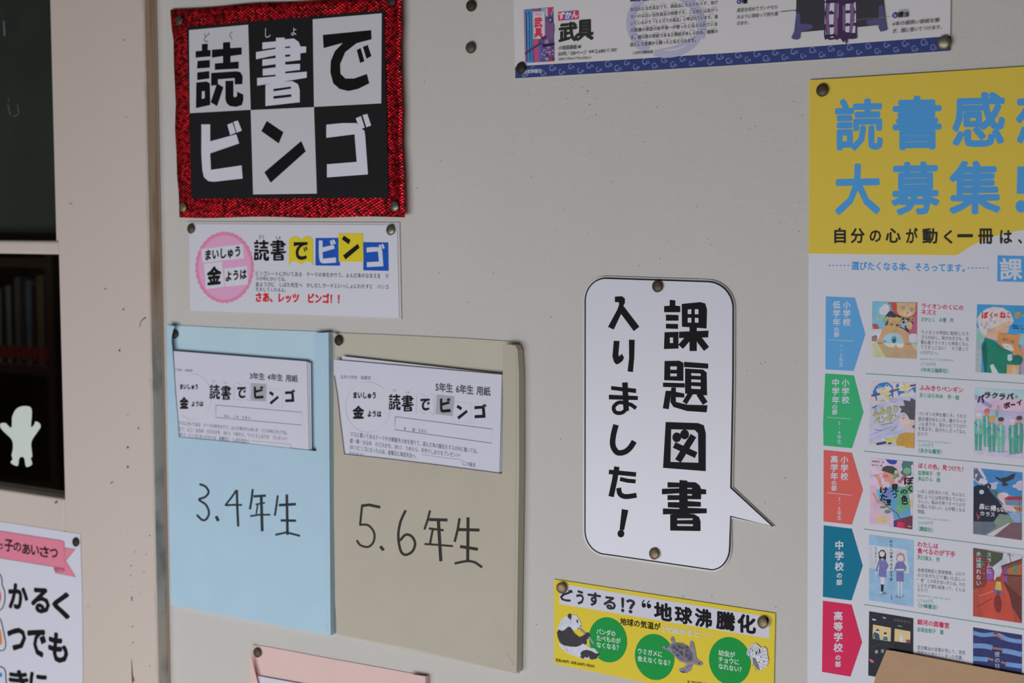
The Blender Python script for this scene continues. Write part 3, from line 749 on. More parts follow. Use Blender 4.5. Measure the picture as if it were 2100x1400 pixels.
inks(["423,142 448,144 448,168 470,170 470,197 398,197 398,170 423,168", "406,208 462,210 462,235 406,235", "406,249 460,250 460,272 406,270", "400,287 462,285 462,360 397,362",
 ('o', "424,310 438,310 438,335 424,335"), "477,160 560,152 582,158 590,185 588,270 478,262", ('o', "504,185 520,183 520,205 504,205"), ('o', "536,183 552,184 552,206 536,206"),
 ('o', "504,222 520,222 520,244 504,243"), ('o', "536,222 552,223 552,244 536,243"), ('l', "528,255 528,371", 32), "465,285 597,280 595,310 465,313", ('l', "518,300 472,352", 28), ('l', "540,300 588,362", 28),
 "400,416 465,415 484,425 484,505 398,502", ('o', "426,440 455,440 455,455 426,455"), ('o', "426,472 455,472 455,484 426,484"), "393,513 490,516 490,535 393,532",
 "430,535 450,535 450,555 488,562 488,580 450,578 450,600 500,612 592,615 588,646 500,640 440,622 426,600", "405,550 430,550 418,632 392,628", "487,420 595,428 595,450 487,443",
 "492,450 572,455 588,468 590,570 492,562", ('o', "520,470 562,472 562,483 520,481"), ('o', "520,498 562,500 562,512 520,510"), ('o', "520,527 562,530 562,542 520,540"), ('l', "517,560 490,604", 22), ('l', "553,562 582,606", 24),
 "405,690 550,695 575,705 584,740 584,910 393,895", ('o', "430,722 535,725 550,740 552,872 427,868"), ('c', 455, 758, 20, 22), ('c', 490, 745, 20, 22), ('l', "530,750 460,864", 30), ('l', "443,792 542,838", 28)], 'right_column_lettering')
s.gbox(Nn, '書', 388, 955, 588, 1180, K, part='right_column_lettering', sl=0.04)
s.flush()
tack(1348, 587, 0.0028, 'thumbtack at the top of the speech bubble sign', 1)
tack(1341, 1135, 0.0028, 'thumbtack at the bottom of the speech bubble sign', 0, (-6, 4))

# ------------------------------------------------------------------ armour poster at the top
Gg = Fr(1040, 0, 4.565); Hh = Fr(1480, 0, 3.387)
ka = 0.44
m_gloss = mat('coated_poster_paper', (160, 158, 158), ka, 0.4, spec=0.4)
arm = slab('armour_poster', [(1045, -560), (1950, -640), (1949.4, 0), (1948.6, 104), (1500, 134), (1057, 160.5), (1053, 0)], 0.0016, m_gloss,
           label='white poster about old samurai armour with an indigo patterned band, cut by the top edge', cat='poster')
s = Sheet(arm, 0.0017, ka); s.hole = (160, 158, 158)
ID = lambda x, y: (x, y)
NV = (40, 50, 90)
s.poly(ID, "1056.4,137.5 1079,134.7 1500,108.4 1949.2,74 1948.6,104 1500,134 1057,160.5", NV, 'indigo_band')
rnd = random.Random(21); s.n += 2
LV = (96, 98, 140)
for i in range(46):
    t = (i + 0.5) / 46; x = 1066 + t * 876; yt = 137 - 63.5 * (x - 1056) / 893; yb = 160.5 - 56.5 * (x - 1057) / 892
    y = yt + (yb - yt) * (0.3 if i % 2 else 0.68); r = 4.6 + rnd.random() * 1.2
    a0 = rnd.random() * 80
    s.line(ID, arc(x, y, r, r * 0.95, a0, a0 + 250, 9), 1.8, LV, 'band_pattern', step=False)
    s.line(ID, arc(x + r * 0.9, y + r * 0.4, r * 0.5, r * 0.5, a0 + 120, a0 + 380, 7), 1.6, LV, 'band_pattern', step=False)
    s.line(ID, [(x - r, y + r * 0.9), (x + r * 0.2, y + r * 1.2), (x + r, y + r * 0.5)], 1.4, LV, 'band_pattern', step=False)
s.text(Gg, '技術評論社', 150, 652, 326, 641, 42, (165, 168, 180), 0.02, 'publisher_lettering')
# ink ring behind the text
RG = (136, 135, 154)
s.line(Gg, [(1490 + (330 + 14 * math.sin(3 * t)) * math.cos(t), 225 + (295 + 12 * math.sin(2 * t)) * math.sin(t)) for t in [math.radians(a) for a in range(-110, 30, 5)]], 88, RG, 'ink_ring')
s.line(Gg, [(1490 + 335 * math.cos(t), 225 + 285 * math.sin(t)) for t in [math.radians(a) for a in range(25, 115, 5)]], 62, RG, 'ink_ring')
s.line(Gg, [(1480 + 325 * math.cos(t), 215 + 300 * math.sin(t)) for t in [math.radians(a) for a in range(120, 245, 5)]], 80, RG, 'ink_ring')
s.poly(Gg, "1395,470 1560,430 1700,370 1790,320 1830,330 1720,400 1600,450 1420,480", RG, 'ink_ring')
TG = (70, 68, 68)
for i, (t, x0, y0, x1, y1) in enumerate([
 ('典型的な当世具足です。高級品にもかかわらず、袖が', 1152, 72, 1972, 2), ('ないのは古い当世具足の特徴です。この兜には耳がつ', 1152, 137, 1972, 74),
 ('いているので「ミミズクの具足」と呼ばれています。徳', 1152, 202, 1972, 136), ('川家康の家臣の松平信一が使ったと伝えられていま', 1152, 266, 1972, 205),
 ('す。徳川家の家紋である三葵紋があしらわれ、戦陣の', 1152, 335, 1972, 274), ('践として家康から賜ったと伝えられます。', 1150, 402, 1785, 354)]):
    s.text(Gg, t, x0, y0, x1, y1, 40, TG, 0.012, 'body_text')
    n = 9 if i < 5 else 6
    for j in range(n):
        u = (j + 0.3 + rnd.random() * 0.4) / n; x = x0 + (x1 - x0) * u; y = y0 + (y1 - y0) * u - 14
        s.text(Gg, rnd.choice(['とうせい', 'ぐそく', 'とくがわ', 'いえやす', 'つた', 'かもん', 'こうきゅう']), x - 28, y + 1, x + 28, y - 2, 13, TG, 0, 'furigana')
s.text(Gg, '（上田市立博物館蔵）', 1160, 482, 1382, 470, 30, TG, 0.01, 'body_text')
s.text(Gg, '三葵紋柄', 1150, -62, 1430, -84, 84, (46, 48, 80), 0.05, 'heading_lettering')
# little book cover
F5 = Fr(1060, 0, 10)
cv = 'book_cover_print#a'
s.poly(F5, "160,200 740,150 765,1255 190,1290", (74, 64, 104), cv); s.poly(F5, "135,205 165,200 195,1290 165,1295", (140, 96, 116), cv)
s.poly(F5, "160,200 320,186 335,1280 195,1288", (52, 104, 142), cv)
for q, wd, cc in (("195,260 205,1250", 18, (30, 34, 62)), ("250,230 258,800 270,1240", 16, (36, 48, 96)), ("290,260 300,900 315,1270", 12, (40, 72, 118)), ("225,320 235,620", 8, (120, 140, 170))):
    s.line(F5, q, wd, cc, cv)
s.poly(F5, "330,186 430,178 430,225 330,236", (150, 52, 78), cv); s.poly(F5, "430,178 500,172 500,222 430,226", (66, 74, 130), cv); s.poly(F5, "500,172 580,168 580,215 500,220", (86, 150, 150), cv)
s.poly(F5, "580,168 630,163 640,330 590,340", (150, 140, 146), cv); s.poly(F5, "630,160 735,152 700,260 650,300", (160, 40, 72), cv); s.line(F5, "750,165 700,310", 10, (160, 158, 160), cv)
s.poly(F5, "320,240 578,225 582,790 335,805", (158, 155, 156), cv); s.line(F5, "330,262 570,248 574,780 345,792 330,262", 6, (50, 46, 50), cv)
s.gbox(F5, '武', 350, 350, 525, 570, (176, 44, 72), 0.05, part=cv); s.gbox(F5, '具', 352, 570, 530, 775, (176, 44, 72), 0.05, part=cv); s.text(F5, 'ずかん', 370, 275, 515, 265, 60, (150, 60, 110), 0.03, cv)
s.poly(F5, "590,460 700,430 760,500 765,640 740,800 610,800 590,640", (96, 66, 104), cv); s.poly(F5, "640,360 725,350 740,450 690,480 650,440", (52, 42, 62), cv); s.poly(F5, arc(685, 410, 26, 32), (128, 104, 134), cv)
s.poly(F5, "580,820 640,800 660,900 560,920", (120, 100, 130), cv); s.poly(F5, "520,905 765,880 765,930 540,960", (36, 26, 40), cv)
s.poly(F5, "335,820 440,815 440,1275 370,1280", (158, 60, 84), cv); s.poly(F5, "440,900 500,880 500,1270 440,1275", (70, 80, 140), cv)
s.line(F5, "165,1105 350,975 500,880", 42, (62, 44, 76), cv); s.line(F5, "500,800 600,750", 60, (80, 36, 62), cv)
for i in range(26):
    x, y = 500 + rnd.random() * 250, 960 + rnd.random() * 250
    s.poly(F5, arc(x, y, 14 + rnd.random() * 22, 10 + rnd.random() * 14, n=7), rnd.choice([(110, 70, 110), (150, 100, 130), (60, 44, 76), (140, 120, 150)]), cv)
s.poly(F5, "650,1190 725,1185 730,1250 655,1255", (170, 30, 62), cv); s.poly(F5, "580,1180 640,1180 640,1240 590,1240", (90, 130, 140), cv)
s.poly(Gg, "476,116 540,111 541,190 478,196", (176, 46, 76), 'genre_label'); s.poly(Gg, "540,111 602,106 604,185 541,190", (72, 92, 148), 'genre_label'); s.poly(Gg, "602,106 662,101 665,180 604,185", (176, 46, 76), 'genre_label')
s.text(Gg, 'ずかん'.replace('ず', 'ず'), 480, 114, 663, 98, 74, (165, 163, 166), 0.04, 'genre_label')
s.gbox(Gg, '武', 480, 203, 655, 400, (36, 36, 36), 0.03, -0.08, 'brush_lettering'); s.gbox(Gg, '具', 645, 180, 805, 388, (36, 36, 36), 0.03, -0.08, 'brush_lettering')
s.text(Gg, '小和田泰経', 478, 432, 650, 420, 42, TG, 0.02, 'body_text'); s.text(Gg, '編', 658, 424, 690, 422, 32, TG, 0.02, 'body_text')
s.text(Gg, 'B5判／128ページ', 478, 486, 742, 470, 44, TG, 0.012, 'body_text'); s.text(Gg, '本体', 760, 472, 812, 468, 30, TG, 0.02, 'body_text')
s.text(Gg, '2,680', 820, 460, 920, 455, 44, TG, 0.012, 'body_text'); s.text(Gg, '円（税別）', 930, 458, 1040, 450, 34, TG, 0.01, 'body_text')
s.text(Gg, 'ISBN 978-4-7741-5926-3', 478, 540, 782, 524, 32, TG, 0.008, 'body_text')
# right: chest and shin guards
s.poly(Hh, arc(120, 12, 16, 17), (46, 58, 110), 'icon#1'); s.line(Hh, "112,6 126,12 116,22", 5, (160, 158, 160), 'icon#1'); s.text(Hh, '櫃', 140, -8, 176, -10, 38, K, 0.02, 'heading_lettering')
s.text(Hh, '具足を収めてランドセル', 103, 60, 388, 34, 30, TG, 0.01, 'body_text'); s.text(Hh, 'のように背負って持ち運', 103, 106, 388, 82, 30, TG, 0.01, 'body_text'); s.text(Hh, 'びます。', 103, 150, 200, 144, 30, TG, 0.01, 'body_text')
s.poly(Hh, arc(1203, 107, 19, 20), (46, 58, 110), 'icon#2'); s.line(Hh, "1193,100 1210,107 1198,120", 6, (160, 158, 160), 'icon#2'); s.text(Hh, '臑当', 1223, 84, 1302, 76, 42, K, 0.022, 'heading_lettering'); s.text(Hh, 'すねあて', 1228, 66, 1300, 62, 16, TG, 0, 'furigana')
s.text(Hh, '6本の細長い鉄板を繋', 1183, 152, 1512, 124, 32, TG, 0.01, 'body_text'); s.text(Hh, 'ぎ、臑に巻いてつけます。', 1183, 203, 1545, 172, 32, TG, 0.01, 'body_text')
F6 = Fr(1600, 0, 8.75); cv = 'armour_chest_print'
s.poly(F6, "302,-900 1800,-1000 1850,0 1898,440 350,580 255,570 285,260", (46, 45, 50), cv)
VI = (66, 64, 96)
s.poly(F6, "285,250 340,225 360,300 355,430 460,425 560,440 590,490 530,530 360,575 350,690 320,712 240,705 195,680 228,610 250,560", VI, cv)
s.poly(F6, "1770,120 1810,85 1850,110 1900,430 1918,545 1800,570 1775,520 1755,470 1780,450 1570,450 1550,400 1560,360 1770,330", VI, cv)
s.line(F6, "1340,358 1590,335 1970,300", 5, (110, 108, 112), 'pointer_line'); s.line(F6, "0,212 275,188", 6, (70, 70, 70), 'pointer_line'); s.poly(F6, arc(275, 188, 12, 12, n=10), (60, 60, 60), 'pointer_line')
s.line(Hh, "403,84 500,75", 2.4, (70, 70, 70), 'pointer_line')
cv = 'shin_guard_print'
s.poly(F6, "780,-400 1060,-400 1080,300 1060,700 1020,715 980,705 940,712 890,720 850,700 800,712 785,640", (52, 38, 62), cv); s.poly(F6, "1080,-400 1370,-400 1368,560 1375,690 1310,700 1205,700 1200,780 1175,785 1165,710 1140,768 1070,680", (50, 38, 62), cv)
for p in ("790,-200 826,50 805,220 800,60", "800,260 815,420 800,440", "810,520 828,625 815,620", "895,55 972,52 965,220 880,225", "875,260 962,255 955,440 880,445", "885,490 965,485 960,615 895,622", "1050,60 1040,310 1030,330 1038,80",
          "1175,70 1255,65 1250,190 1172,195", "1172,240 1258,235 1250,420 1172,425", "1170,470 1248,465 1238,580 1172,575", "1330,40 1352,35 1358,190 1345,200 1320,100", "1340,240 1358,235 1360,400 1325,410 1330,330", "1310,470 1350,460 1345,590 1290,590"):
    s.poly(F6, p, (164, 163, 170), cv)
for p in ("835,60 888,60 868,440 890,630 845,630 820,440", "975,55 1045,60 1030,330 1030,640 970,600 960,400", "1258,60 1320,60 1330,330 1290,590 1250,590 1260,300", "1120,100 1165,100 1165,560 1120,540"):
    s.poly(F6, p, (98, 72, 104), cv)
for x, y in ((915, 222), (920, 465), (1212, 212), (1208, 442)):
    s.poly(F6, arc(x, y, 32, 32, n=14), (48, 40, 66), cv); s.line(F6, [(x - 50, y), (x + 50, y)], 14, (48, 40, 66), cv)
s.line(F6, "830,640 900,635 970,620", 26, (40, 30, 52), cv); s.poly(F6, arc(930, 665, 32, 12, n=12), (160, 158, 166), cv); s.line(F6, "785,35 900,45 980,20", 26, (46, 36, 62), cv); s.line(F6, "1120,55 1230,45 1350,15", 34, (46, 36, 62), cv)
s.poly(F6, arc(1325, 358, 12, 12, n=10), (40, 40, 40), cv)
s.flush()
tack(1068, 139.5, 0.002, 'dark olive thumbtack at the bottom left corner of the armour poster', 3)
tack(1936, 88, 0.002, 'bright brass thumbtack at the bottom right corner of the armour poster', 2, (4, -10), 1.05)

# ------------------------------------------------------------------ reading contest poster on the right
I = Fr(1640, 150, 3.111); J = Fr(1660, 590, 4.243); Kk = Fr(1660, 900, 4.118); Ll = Fr(1660, 1080, 4.375)
kt, kl = 0.46, 0.54
post2 = slab('contest_poster', [(1659, 164), (2480, 118), (2470, 1900), (1655, 1700), (1657, 1000), (1658, 600)], 0.0020,
             mat('matt_poster_paper', (184, 184, 192), kl, 0.6), label='tall yellow and white book report contest poster with blue headline on the right', cat='poster')
s = Sheet(post2, 0.0021, kt); s.plain = True; s.hole = (184, 184, 192)
YE = (196, 172, 66)
s.poly(I, "60,45 1431,-42 2600,-100 2600,700 2300,760 1900,860 1700,930 1431,998 1330,1018 1200,1052 1080,1108 1040,1138 1000,1161 500,1156 57,1150", YE, 'yellow_field')
BB = (66, 128, 178)
s.n = 4
for c, x0, y0, x1, y1 in (('読', 224, 157, 532, 499), ('書', 592, 140, 906, 493), ('感', 972, 116, 1312, 474), ('想', 1378, 100, 1700, 462), ('文', 1770, 80, 2090, 450),
                          ('大', 224, 573, 516, 907), ('募', 583, 561, 894, 909), ('集', 953, 553, 1284, 904)):
    s.n = 5; s.gbox(I, c, x0, y0, x1, y1, BB, 0.029, -0.02, 'headline_lettering')
for x in (1420, 1560):
    s.line(I, [(x, 595), (x - 6, 770)], 62, BB, 'letter#bar%d' % x); s.poly(I, arc(x - 8, 850, 36, 40, n=20), BB, 'letter#dot%d' % x)
BK2 = (38, 34, 30)
s.n = 4
for c, x0, y0, x1, y1 in (('自', 220, 985, 295, 1085), ('分', 325, 988, 415, 1085), ('の', 445, 1000, 520, 1078), ('心', 548, 988, 645, 1082), ('が', 678, 985, 753, 1085), ('動', 782, 988, 880, 1088), ('く', 918, 1000, 975, 1088),
                          ('一', 1005, 1026, 1105, 1047), ('冊', 1138, 990, 1235, 1090), ('は', 1277, 1000, 1355, 1088), ('、', 1393, 1058, 1418, 1088)):
    s.gbox(I, c, x0, y0, x1, y1, BK2, 0.03, 0, 'tagline_lettering')
s.text(I, '選びたくなる本、そろってます。', 328, 1200, 1085, 1216, 58, BB, 0.02, 'subline_lettering')
for x0 in (186, 1072):
    for i in range(6): s.poly(I, arc(x0 + i * 24 + 4, (1227 if x0 < 500 else 1243), 6, 4, n=8), BB, 'subline_lettering')
s.poly(I, "1262,1163 1440,1168 1438,1332 1260,1328", BB, 'blue_square#1'); s.gbox(I, '課', 1276, 1178, 1420, 1320, (196, 200, 210), 0.022, part='white_lettering')
for i, c in enumerate('題図書'):
    x = 1455 + i * 190; s.poly(I, [(x, 1168), (x + 175, 1172), (x + 175, 1338), (x, 1333)], BB, 'blue_square#2'); s.gbox(I, c, x + 14, 1184, x + 160, 1324, (196, 200, 210), 0.022, part='white_lettering')
s.k = kl
WT = (204, 206, 216)
s.n = 3
s.poly(J, "142,75 395,85 486,405 385,723 138,710", (84, 144, 190), 'label_arrow#1'); s.poly(J, "137,745 387,762 470,1085 370,1395 122,1372 118,1185", (48, 148, 96), 'label_arrow#2')
s.poly(Kk, "120,92 358,115 452,430 358,723 118,695", (186, 84, 78), 'label_arrow#3'); s.poly(Kk, "120,728 358,757 450,1070 355,1362 113,1332", (14, 96, 122), 'label_arrow#4')
s.poly(Ll, "120,662 378,697 472,1035 367,1343 112,1300", (176, 36, 72), 'label_arrow#5')
def vc(fr, t, cx, y0, y1, wd, b=0.03): s.n = 14; s.vcol(fr, t, cx, y0, y1, wd, WT, b, 'arrow_lettering')
vc(J, '小学校', 325, 110, 335, 68); vc(J, '低学年', 237, 110, 335, 68); vc(J, 'の部', 236, 338, 428, 50); s.line(J, "170,452 385,462", 4, WT, 'arrow_lettering'); vc(J, '1・2年生', 275, 482, 688, 40, 0.008)
vc(J, '小学校', 314, 786, 1012, 68); vc(J, '中学年', 228, 786, 1012, 68); vc(J, 'の部', 220, 1010, 1102, 50); s.line(J, "153,1125 362,1140", 4, WT, 'arrow_lettering'); vc(J, '3・4年生', 260, 1155, 1358, 40, 0.008)
vc(Kk, '小学校', 295, 138, 350, 66); vc(Kk, '高学年', 210, 134, 348, 66); vc(Kk, 'の部', 208, 346, 436, 48); s.line(Kk, "150,453 355,473", 4, WT, 'arrow_lettering'); vc(Kk, '5・6年生', 253, 485, 684, 40, 0.008)
vc(Kk, '中学校', 252, 850, 1120, 78); vc(Kk, 'の部', 252, 1122, 1238, 52); vc(Ll, '高等学校', 258, 750, 1130, 84); vc(Ll, 'の部', 256, 1142, 1260, 54)
for (x0, y0, x1, y1) in ((1775.5, 766, 2100, 786), (1771.7, 925, 2100, 956.3), (1771.7, 1084.6, 2100, 1126), (1771.5, 1239, 2100, 1290)):
    xe = 2440; s.line(ID, [(x0, y0), (xe, y0 + (y1 - y0) * (xe - x0) / (x1 - x0))], 1.1, (50, 120, 100), 'divider_line')
RD, GN, TX, PG = (176, 50, 76), (46, 128, 100), (96, 96, 104), (120, 158, 150)
s.n = 12
def T(fr, t, x0, y0, x1, y1, h, c, b=0.0, part='body_text'): s.n = 12; s.text(fr, t, x0, y0, x1, y1, h, c, b, part)
def tt(*a): T(*a, RD, 0.022, 'title_text')
def au(*a): T(*a, GN, 0.012, 'author_text')
tt(J, 'ライオンのくにの', 970, 132, 1342, 150, 50); tt(J, 'ネズミ', 970, 186, 1108, 194, 48); au(J, 'さかとく　み雪　作', 968, 254, 1254, 264, 42)
for t, x0, y0, x1, y1 in (('ライオンの学校に転校したネ', 968, 368, 1388, 382), ('ズミのぼく。体の大きさも、言', 968, 411, 1388, 427), ('葉も違うライオンと仲良くなん', 966, 455, 1385, 473), ('てできっこない！　そう思って', 966, 497, 1385, 516), ('いたけど―。', 966, 542, 1135, 550)): T(J, t, x0, y0, x1, y1, 38, TX)
T(J, 'ISBN978-4-12-005848-6', 962, 606, 1250, 618, 26, PG); T(J, '1,760円', 963, 640, 1098, 648, 40, PG, 0.006); au(J, '〈中央公論新社〉', 948, 692, 1230, 704, 42)
tt(J, 'ふみきりペンギン', 956, 842, 1340, 866, 52); au(J, 'おくはらゆめ　作・絵', 955, 910, 1304, 934, 44)
for t, x0, y0, x1, y1 in (('ペンギンの声を聞く子。うわさ', 948, 1076, 1366, 1100), ('話を確かめたい子。鏡でライオ', 946, 1120, 1364, 1148), ('ンに会う子。変わったフクロウ', 946, 1162, 1363, 1190), ('を見る子。自分らしさってなん', 943, 1205, 1360, 1235), ('だろう？', 940, 1252, 1046, 1258)): T(J, t, x0, y0, x1, y1, 38, TX)
T(J, 'ISBN978-4-251-07316-1', 940, 1318, 1228, 1336, 26, PG); T(J, '1,430円', 942, 1344, 1078, 1352, 40, PG, 0.006); au(Kk, '〈あかね書房〉', 900, 72, 1138, 90, 44)
tt(Kk, 'ぼくの色、見つけた！', 916, 200, 1325, 234, 48); au(Kk, '志津栄子　作', 914, 264, 1105, 278, 42); au(Kk, '末山りん　絵', 914, 312, 1105, 326, 42)
for t, x0, y0, x1, y1 in (('―ぼくは生まれつき、みんなと', 912, 421, 1316, 454), ('同じようには色が見えていない', 912, 464, 1320, 498), ('らしい。悩みを持つすべての子', 912, 505, 1318, 540), ('に読んでほしい、心が軽くなる', 912, 547, 1316, 583), ('物語。', 912, 592, 994, 600)): T(Kk, t, x0, y0, x1, y1, 37, TX)
T(Kk, 'ISBN978-4-06-535434-1', 912, 650, 1186, 676, 25, PG); T(Kk, '1,650円', 912, 684, 1044, 694, 38, PG, 0.006); au(Kk, '〈講談社〉', 898, 732, 1064, 752, 42)
tt(Kk, 'わたしは', 910, 862, 1088, 882, 50); tt(Kk, '食べるのが下手', 908, 916, 1232, 950, 52); au(Kk, '天川栄人　作', 908, 976, 1101, 998, 44)
for t, x0, y0, x1, y1 in (('会食恐怖症と摂食障害。ふたり', 910, 1086, 1315, 1125), ('の少女がたどり着いた正しい', 910, 1128, 1318, 1170), ('“食”との向き合い方とは。わた', 910, 1170, 1318, 1213), ('したちが望む給食って、どんな', 910, 1212, 1316, 1258), ('だろう？', 910, 1252, 1014, 1264)): T(Kk, t, x0, y0, x1, y1, 37, TX)
T(Kk, 'ISBN978-4-338-28728-5', 910, 1308, 1190, 1340, 25, PG); T(Kk, '1,760円', 910, 1340, 1044, 1356, 38, PG, 0.006); au(Ll, '〈小峰書店〉', 952, 678, 1172, 706, 44)
tt(Ll, '銀河の図書室', 966, 825, 1256, 862, 54); au(Ll, '名取佐和子　著', 963, 898, 1204, 926, 44)
for t, x0, y0, x1, y1 in (('宮沢賢治の言葉を残して、突然', 965, 1062, 1398, 1112), ('学校から消えてしまった先輩。', 965, 1106, 1398, 1160), ('その謎を追う高校生たちの今を', 965, 1150, 1394, 1205)): T(Ll, t, x0, y0, x1, y1, 40, TX)

def cover(n, fr, quad, base):
    global cv, clipq
    cv = 'book_cover_print#c%d' % n; s.n = 12; clipq = pts(quad)
    s.poly(fr, quad, paint(base, s.k), cv)
clipq = None
def clip(p):
    """keep printed shapes inside their cover"""
    if clipq is None: return p
    out = list(p)
    for i in range(len(clipq)):
        a, b_ = clipq[i], clipq[(i + 1) % len(clipq)]
        ins = lambda q: (b_[0] - a[0]) * (q[1] - a[1]) - (b_[1] - a[1]) * (q[0] - a[0]) >= -0.5
        if all(ins(q) for q in out): continue
        res = []
        for j in range(len(out)):
            u, v = out[j - 1], out[j]; iu, iv = ins(u), ins(v)
            if iu != iv:
                du = (b_[0] - a[0]) * (u[1] - a[1]) - (b_[1] - a[1]) * (u[0] - a[0]); dv = (b_[0] - a[0]) * (v[1] - a[1]) - (b_[1] - a[1]) * (v[0] - a[0])
                t = du / (du - dv); res.append((u[0] + (v[0] - u[0]) * t, u[1] + (v[1] - u[1]) * t))
            if iv: res.append(v)
        out = res
        if len(out) < 3: return []
    return out
def paint(c, k):
    """printed paint tone with a painterly mottle of its own"""
    if not isinstance(c, tuple): return c
    c = tuple(round(x * 0.88 + m_ * 0.12) for x, m_ in zip(c, (148, 148, 154)))  # veil of haze painted in by pulling the colour towards grey
    key = ('painted', c, k)
    if key not in MATS:
        MATS[key] = add_mottle(mat('painted_print', c, k * 1.0001, 0.6, spec=0.12), 130, 0.10)
    return MATS[key]
def pp(fr, p, c):
    q = clip(pts(p) if isinstance(p, str) else p)
    if len(q) > 2: s.poly(fr, q, paint(c, s.k), cv)
def el(fr, cx, cy, rx, ry, c, n=22, rot=0): pp(fr, arc(cx, cy, rx, ry, n=n, rot=rot), c)
def ln(fr, p, wd, c, sm=False):
    q = pts(p) if isinstance(p, str) else list(p)
    if sm: q = smooth(q)
    a, b_ = ribbon(q, wd)
    for i in range(len(q) - 1): 
        g = clip([a[i], a[i + 1], b_[i + 1], b_[i]] if clipq is None or (a[i+1][0]-a[i][0])*(b_[i][1]-a[i][1])-(a[i+1][1]-a[i][1])*(b_[i][0]-a[i][0]) > 0 else [b_[i], b_[i + 1], a[i + 1], a[i]])
        if len(g) > 2: s.poly(fr, g, paint(c, s.k), cv, step=(i == 0))
# 1 lion
f = Fr(1770, 600, 9.33); cover(1, f, "175,165 1038,188 1022,1268 160,1230", (104, 160, 182))
pp(f, "165,700 400,690 400,960 163,950", (186, 190, 196)); pp(f, "820,300 1036,190 1030,840 880,800", (158, 76, 104))
pp(f, "162,950 560,970 1026,980 1022,1268 160,1230", (172, 172, 138)); pp(f, "165,850 235,810 270,850 265,935 165,925", (128, 96, 92)); ln(f, "165,845 200,845 235,812 270,850", 12, (70, 62, 70))
el(f, 425, 300, 75, 85, (196, 194, 202)); el(f, 385, 350, 78, 78, (196, 194, 202)); el(f, 450, 370, 70, 60, (196, 194, 202))
pp(f, "460,185 1036,190 1000,440 860,480 700,450 600,415 560,370 590,350 505,320 560,300 505,262 545,240 500,225", (160, 68, 56))
el(f, 960, 870, 110, 90, (188, 188, 194)); pp(f, "430,440 500,350 560,350 600,400 780,470 960,490 955,600 880,640 875,770 780,720 420,630", (50, 42, 70))
pp(f, "400,630 600,620 780,700 870,770 880,930 1022,1120 1020,1268 430,1238 300,1010 262,960 330,800", (176, 136, 98)); pp(f, "340,1000 560,1040 1020,1120 1020,1268 430,1235", (160, 138, 104))
pp(f, "365,900 440,810 540,768 640,770 720,810 770,900 785,1010 740,1050 660,1045 610,975 570,985 575,1048 480,1035 400,985", (150, 186, 198)); pp(f, "380,960 780,975 760,1048 660,1045 620,990 575,1046 480,1035", (190, 190, 170))
pp(f, "480,470 720,480 740,600 480,590", (176, 136, 96)); el(f, 825, 325, 180, 140, (196, 156, 112)); pp(f, "640,190 1010,195 1000,300 650,300", (184, 146, 102)); el(f, 850, 400, 85, 55, (206, 176, 140))
for x, y in ((757, 285), (925, 322)): el(f, x, y, 45, 34, (50, 76, 80)); el(f, x, y, 34, 24, (170, 190, 194)); el(f, x + 4, y, 14, 16, (40, 60, 66))
ln(f, "820,372 880,378", 9, (60, 50, 50)); ln(f, "850,378 848,408 820,420", 6, (90, 50, 46)); el(f, 790, 600, 72, 80, (130, 148, 166)); pp(f, "745,540 800,540 800,580 760,590", (36, 34, 50)); pp(f, "800,630 835,640 820,670 785,665", (36, 34, 50)); el(f, 890, 630, 52, 80, (186, 146, 104))
pp(f, "175,600 260,600 298,650 290,698 200,692", (160, 62, 44)); el(f, 590, 910, 42, 55, (36, 80, 104)); el(f, 592, 860, 40, 25, (50, 130, 158)); el(f, 410, 935, 38, 28, (90, 150, 180)); el(f, 420, 530, 36, 60, (84, 150, 128))
s.text(f, 'ライオンのくにの', 220, 432, 975, 462, 100, (206, 196, 88), 0.02, cv); s.text(f, 'ネズミ', 445, 575, 745, 590, 125, (206, 196, 88), 0.02, cv)
for x in (300, 330, 360, 825, 855, 900): el(f, x, 965 + (x > 500) * 20, 9, 9, (90, 60, 50), 8)
# 2 penguins
f = Fr(1770, 770, 8.75); cover(2, f, "135,100 945,135 915,1305 105,1235", (176, 178, 200))
pp(f, "135,100 945,135 938,370 620,380 180,540 130,500", (192, 178, 186)); ln(f, "135,640 300,560 700,420", 40, (166, 168, 196)); ln(f, "120,830 400,700 760,640", 34, (190, 190, 208)); ln(f, "115,1160 400,1060 700,1000", 50, (164, 172, 200)); ln(f, "130,1060 420,950 620,900", 28, (150, 148, 188))
BP = (30, 104, 168)
for dx, dy in ((0, 0), (400, -20)):
    q = lambda x, y, dx=dx, dy=dy: (x + dx, y + dy)
    if dx == 0:
        pp(f, "180,370 175,280 225,190 290,140 400,115 470,135 530,190 545,250 540,400 520,400 500,300 240,330 255,450 232,450 215,380", BP); pp(f, "232,240 470,180 515,230 500,290 320,330 245,300", (200, 198, 206)); pp(f, "245,360 480,330 480,420 400,450 260,455", (200, 198, 206)); pp(f, "440,370 540,300 545,330 470,378", BP)
    else:
        pp(f, "580,220 600,150 640,135 650,200", BP); pp(f, "640,150 840,145 850,210 660,240", (200, 198, 206)); pp(f, "610,270 740,280 750,310 680,325 640,370", BP); pp(f, "800,280 900,210 943,200 943,300 905,300 880,240 830,285", BP); pp(f, "690,340 800,300 910,260 900,320 700,370", (200, 198, 206))
for x, y in ((297, 205), (430, 182)): el(f, x, y, 32, 22, (205, 203, 210)); el(f, x + 2, y, 14, 14, (36, 34, 40))
pp(f, "330,235 390,222 395,250 360,262", (190, 150, 72)); pp(f, "700,150 770,148 740,178", (190, 150, 90))
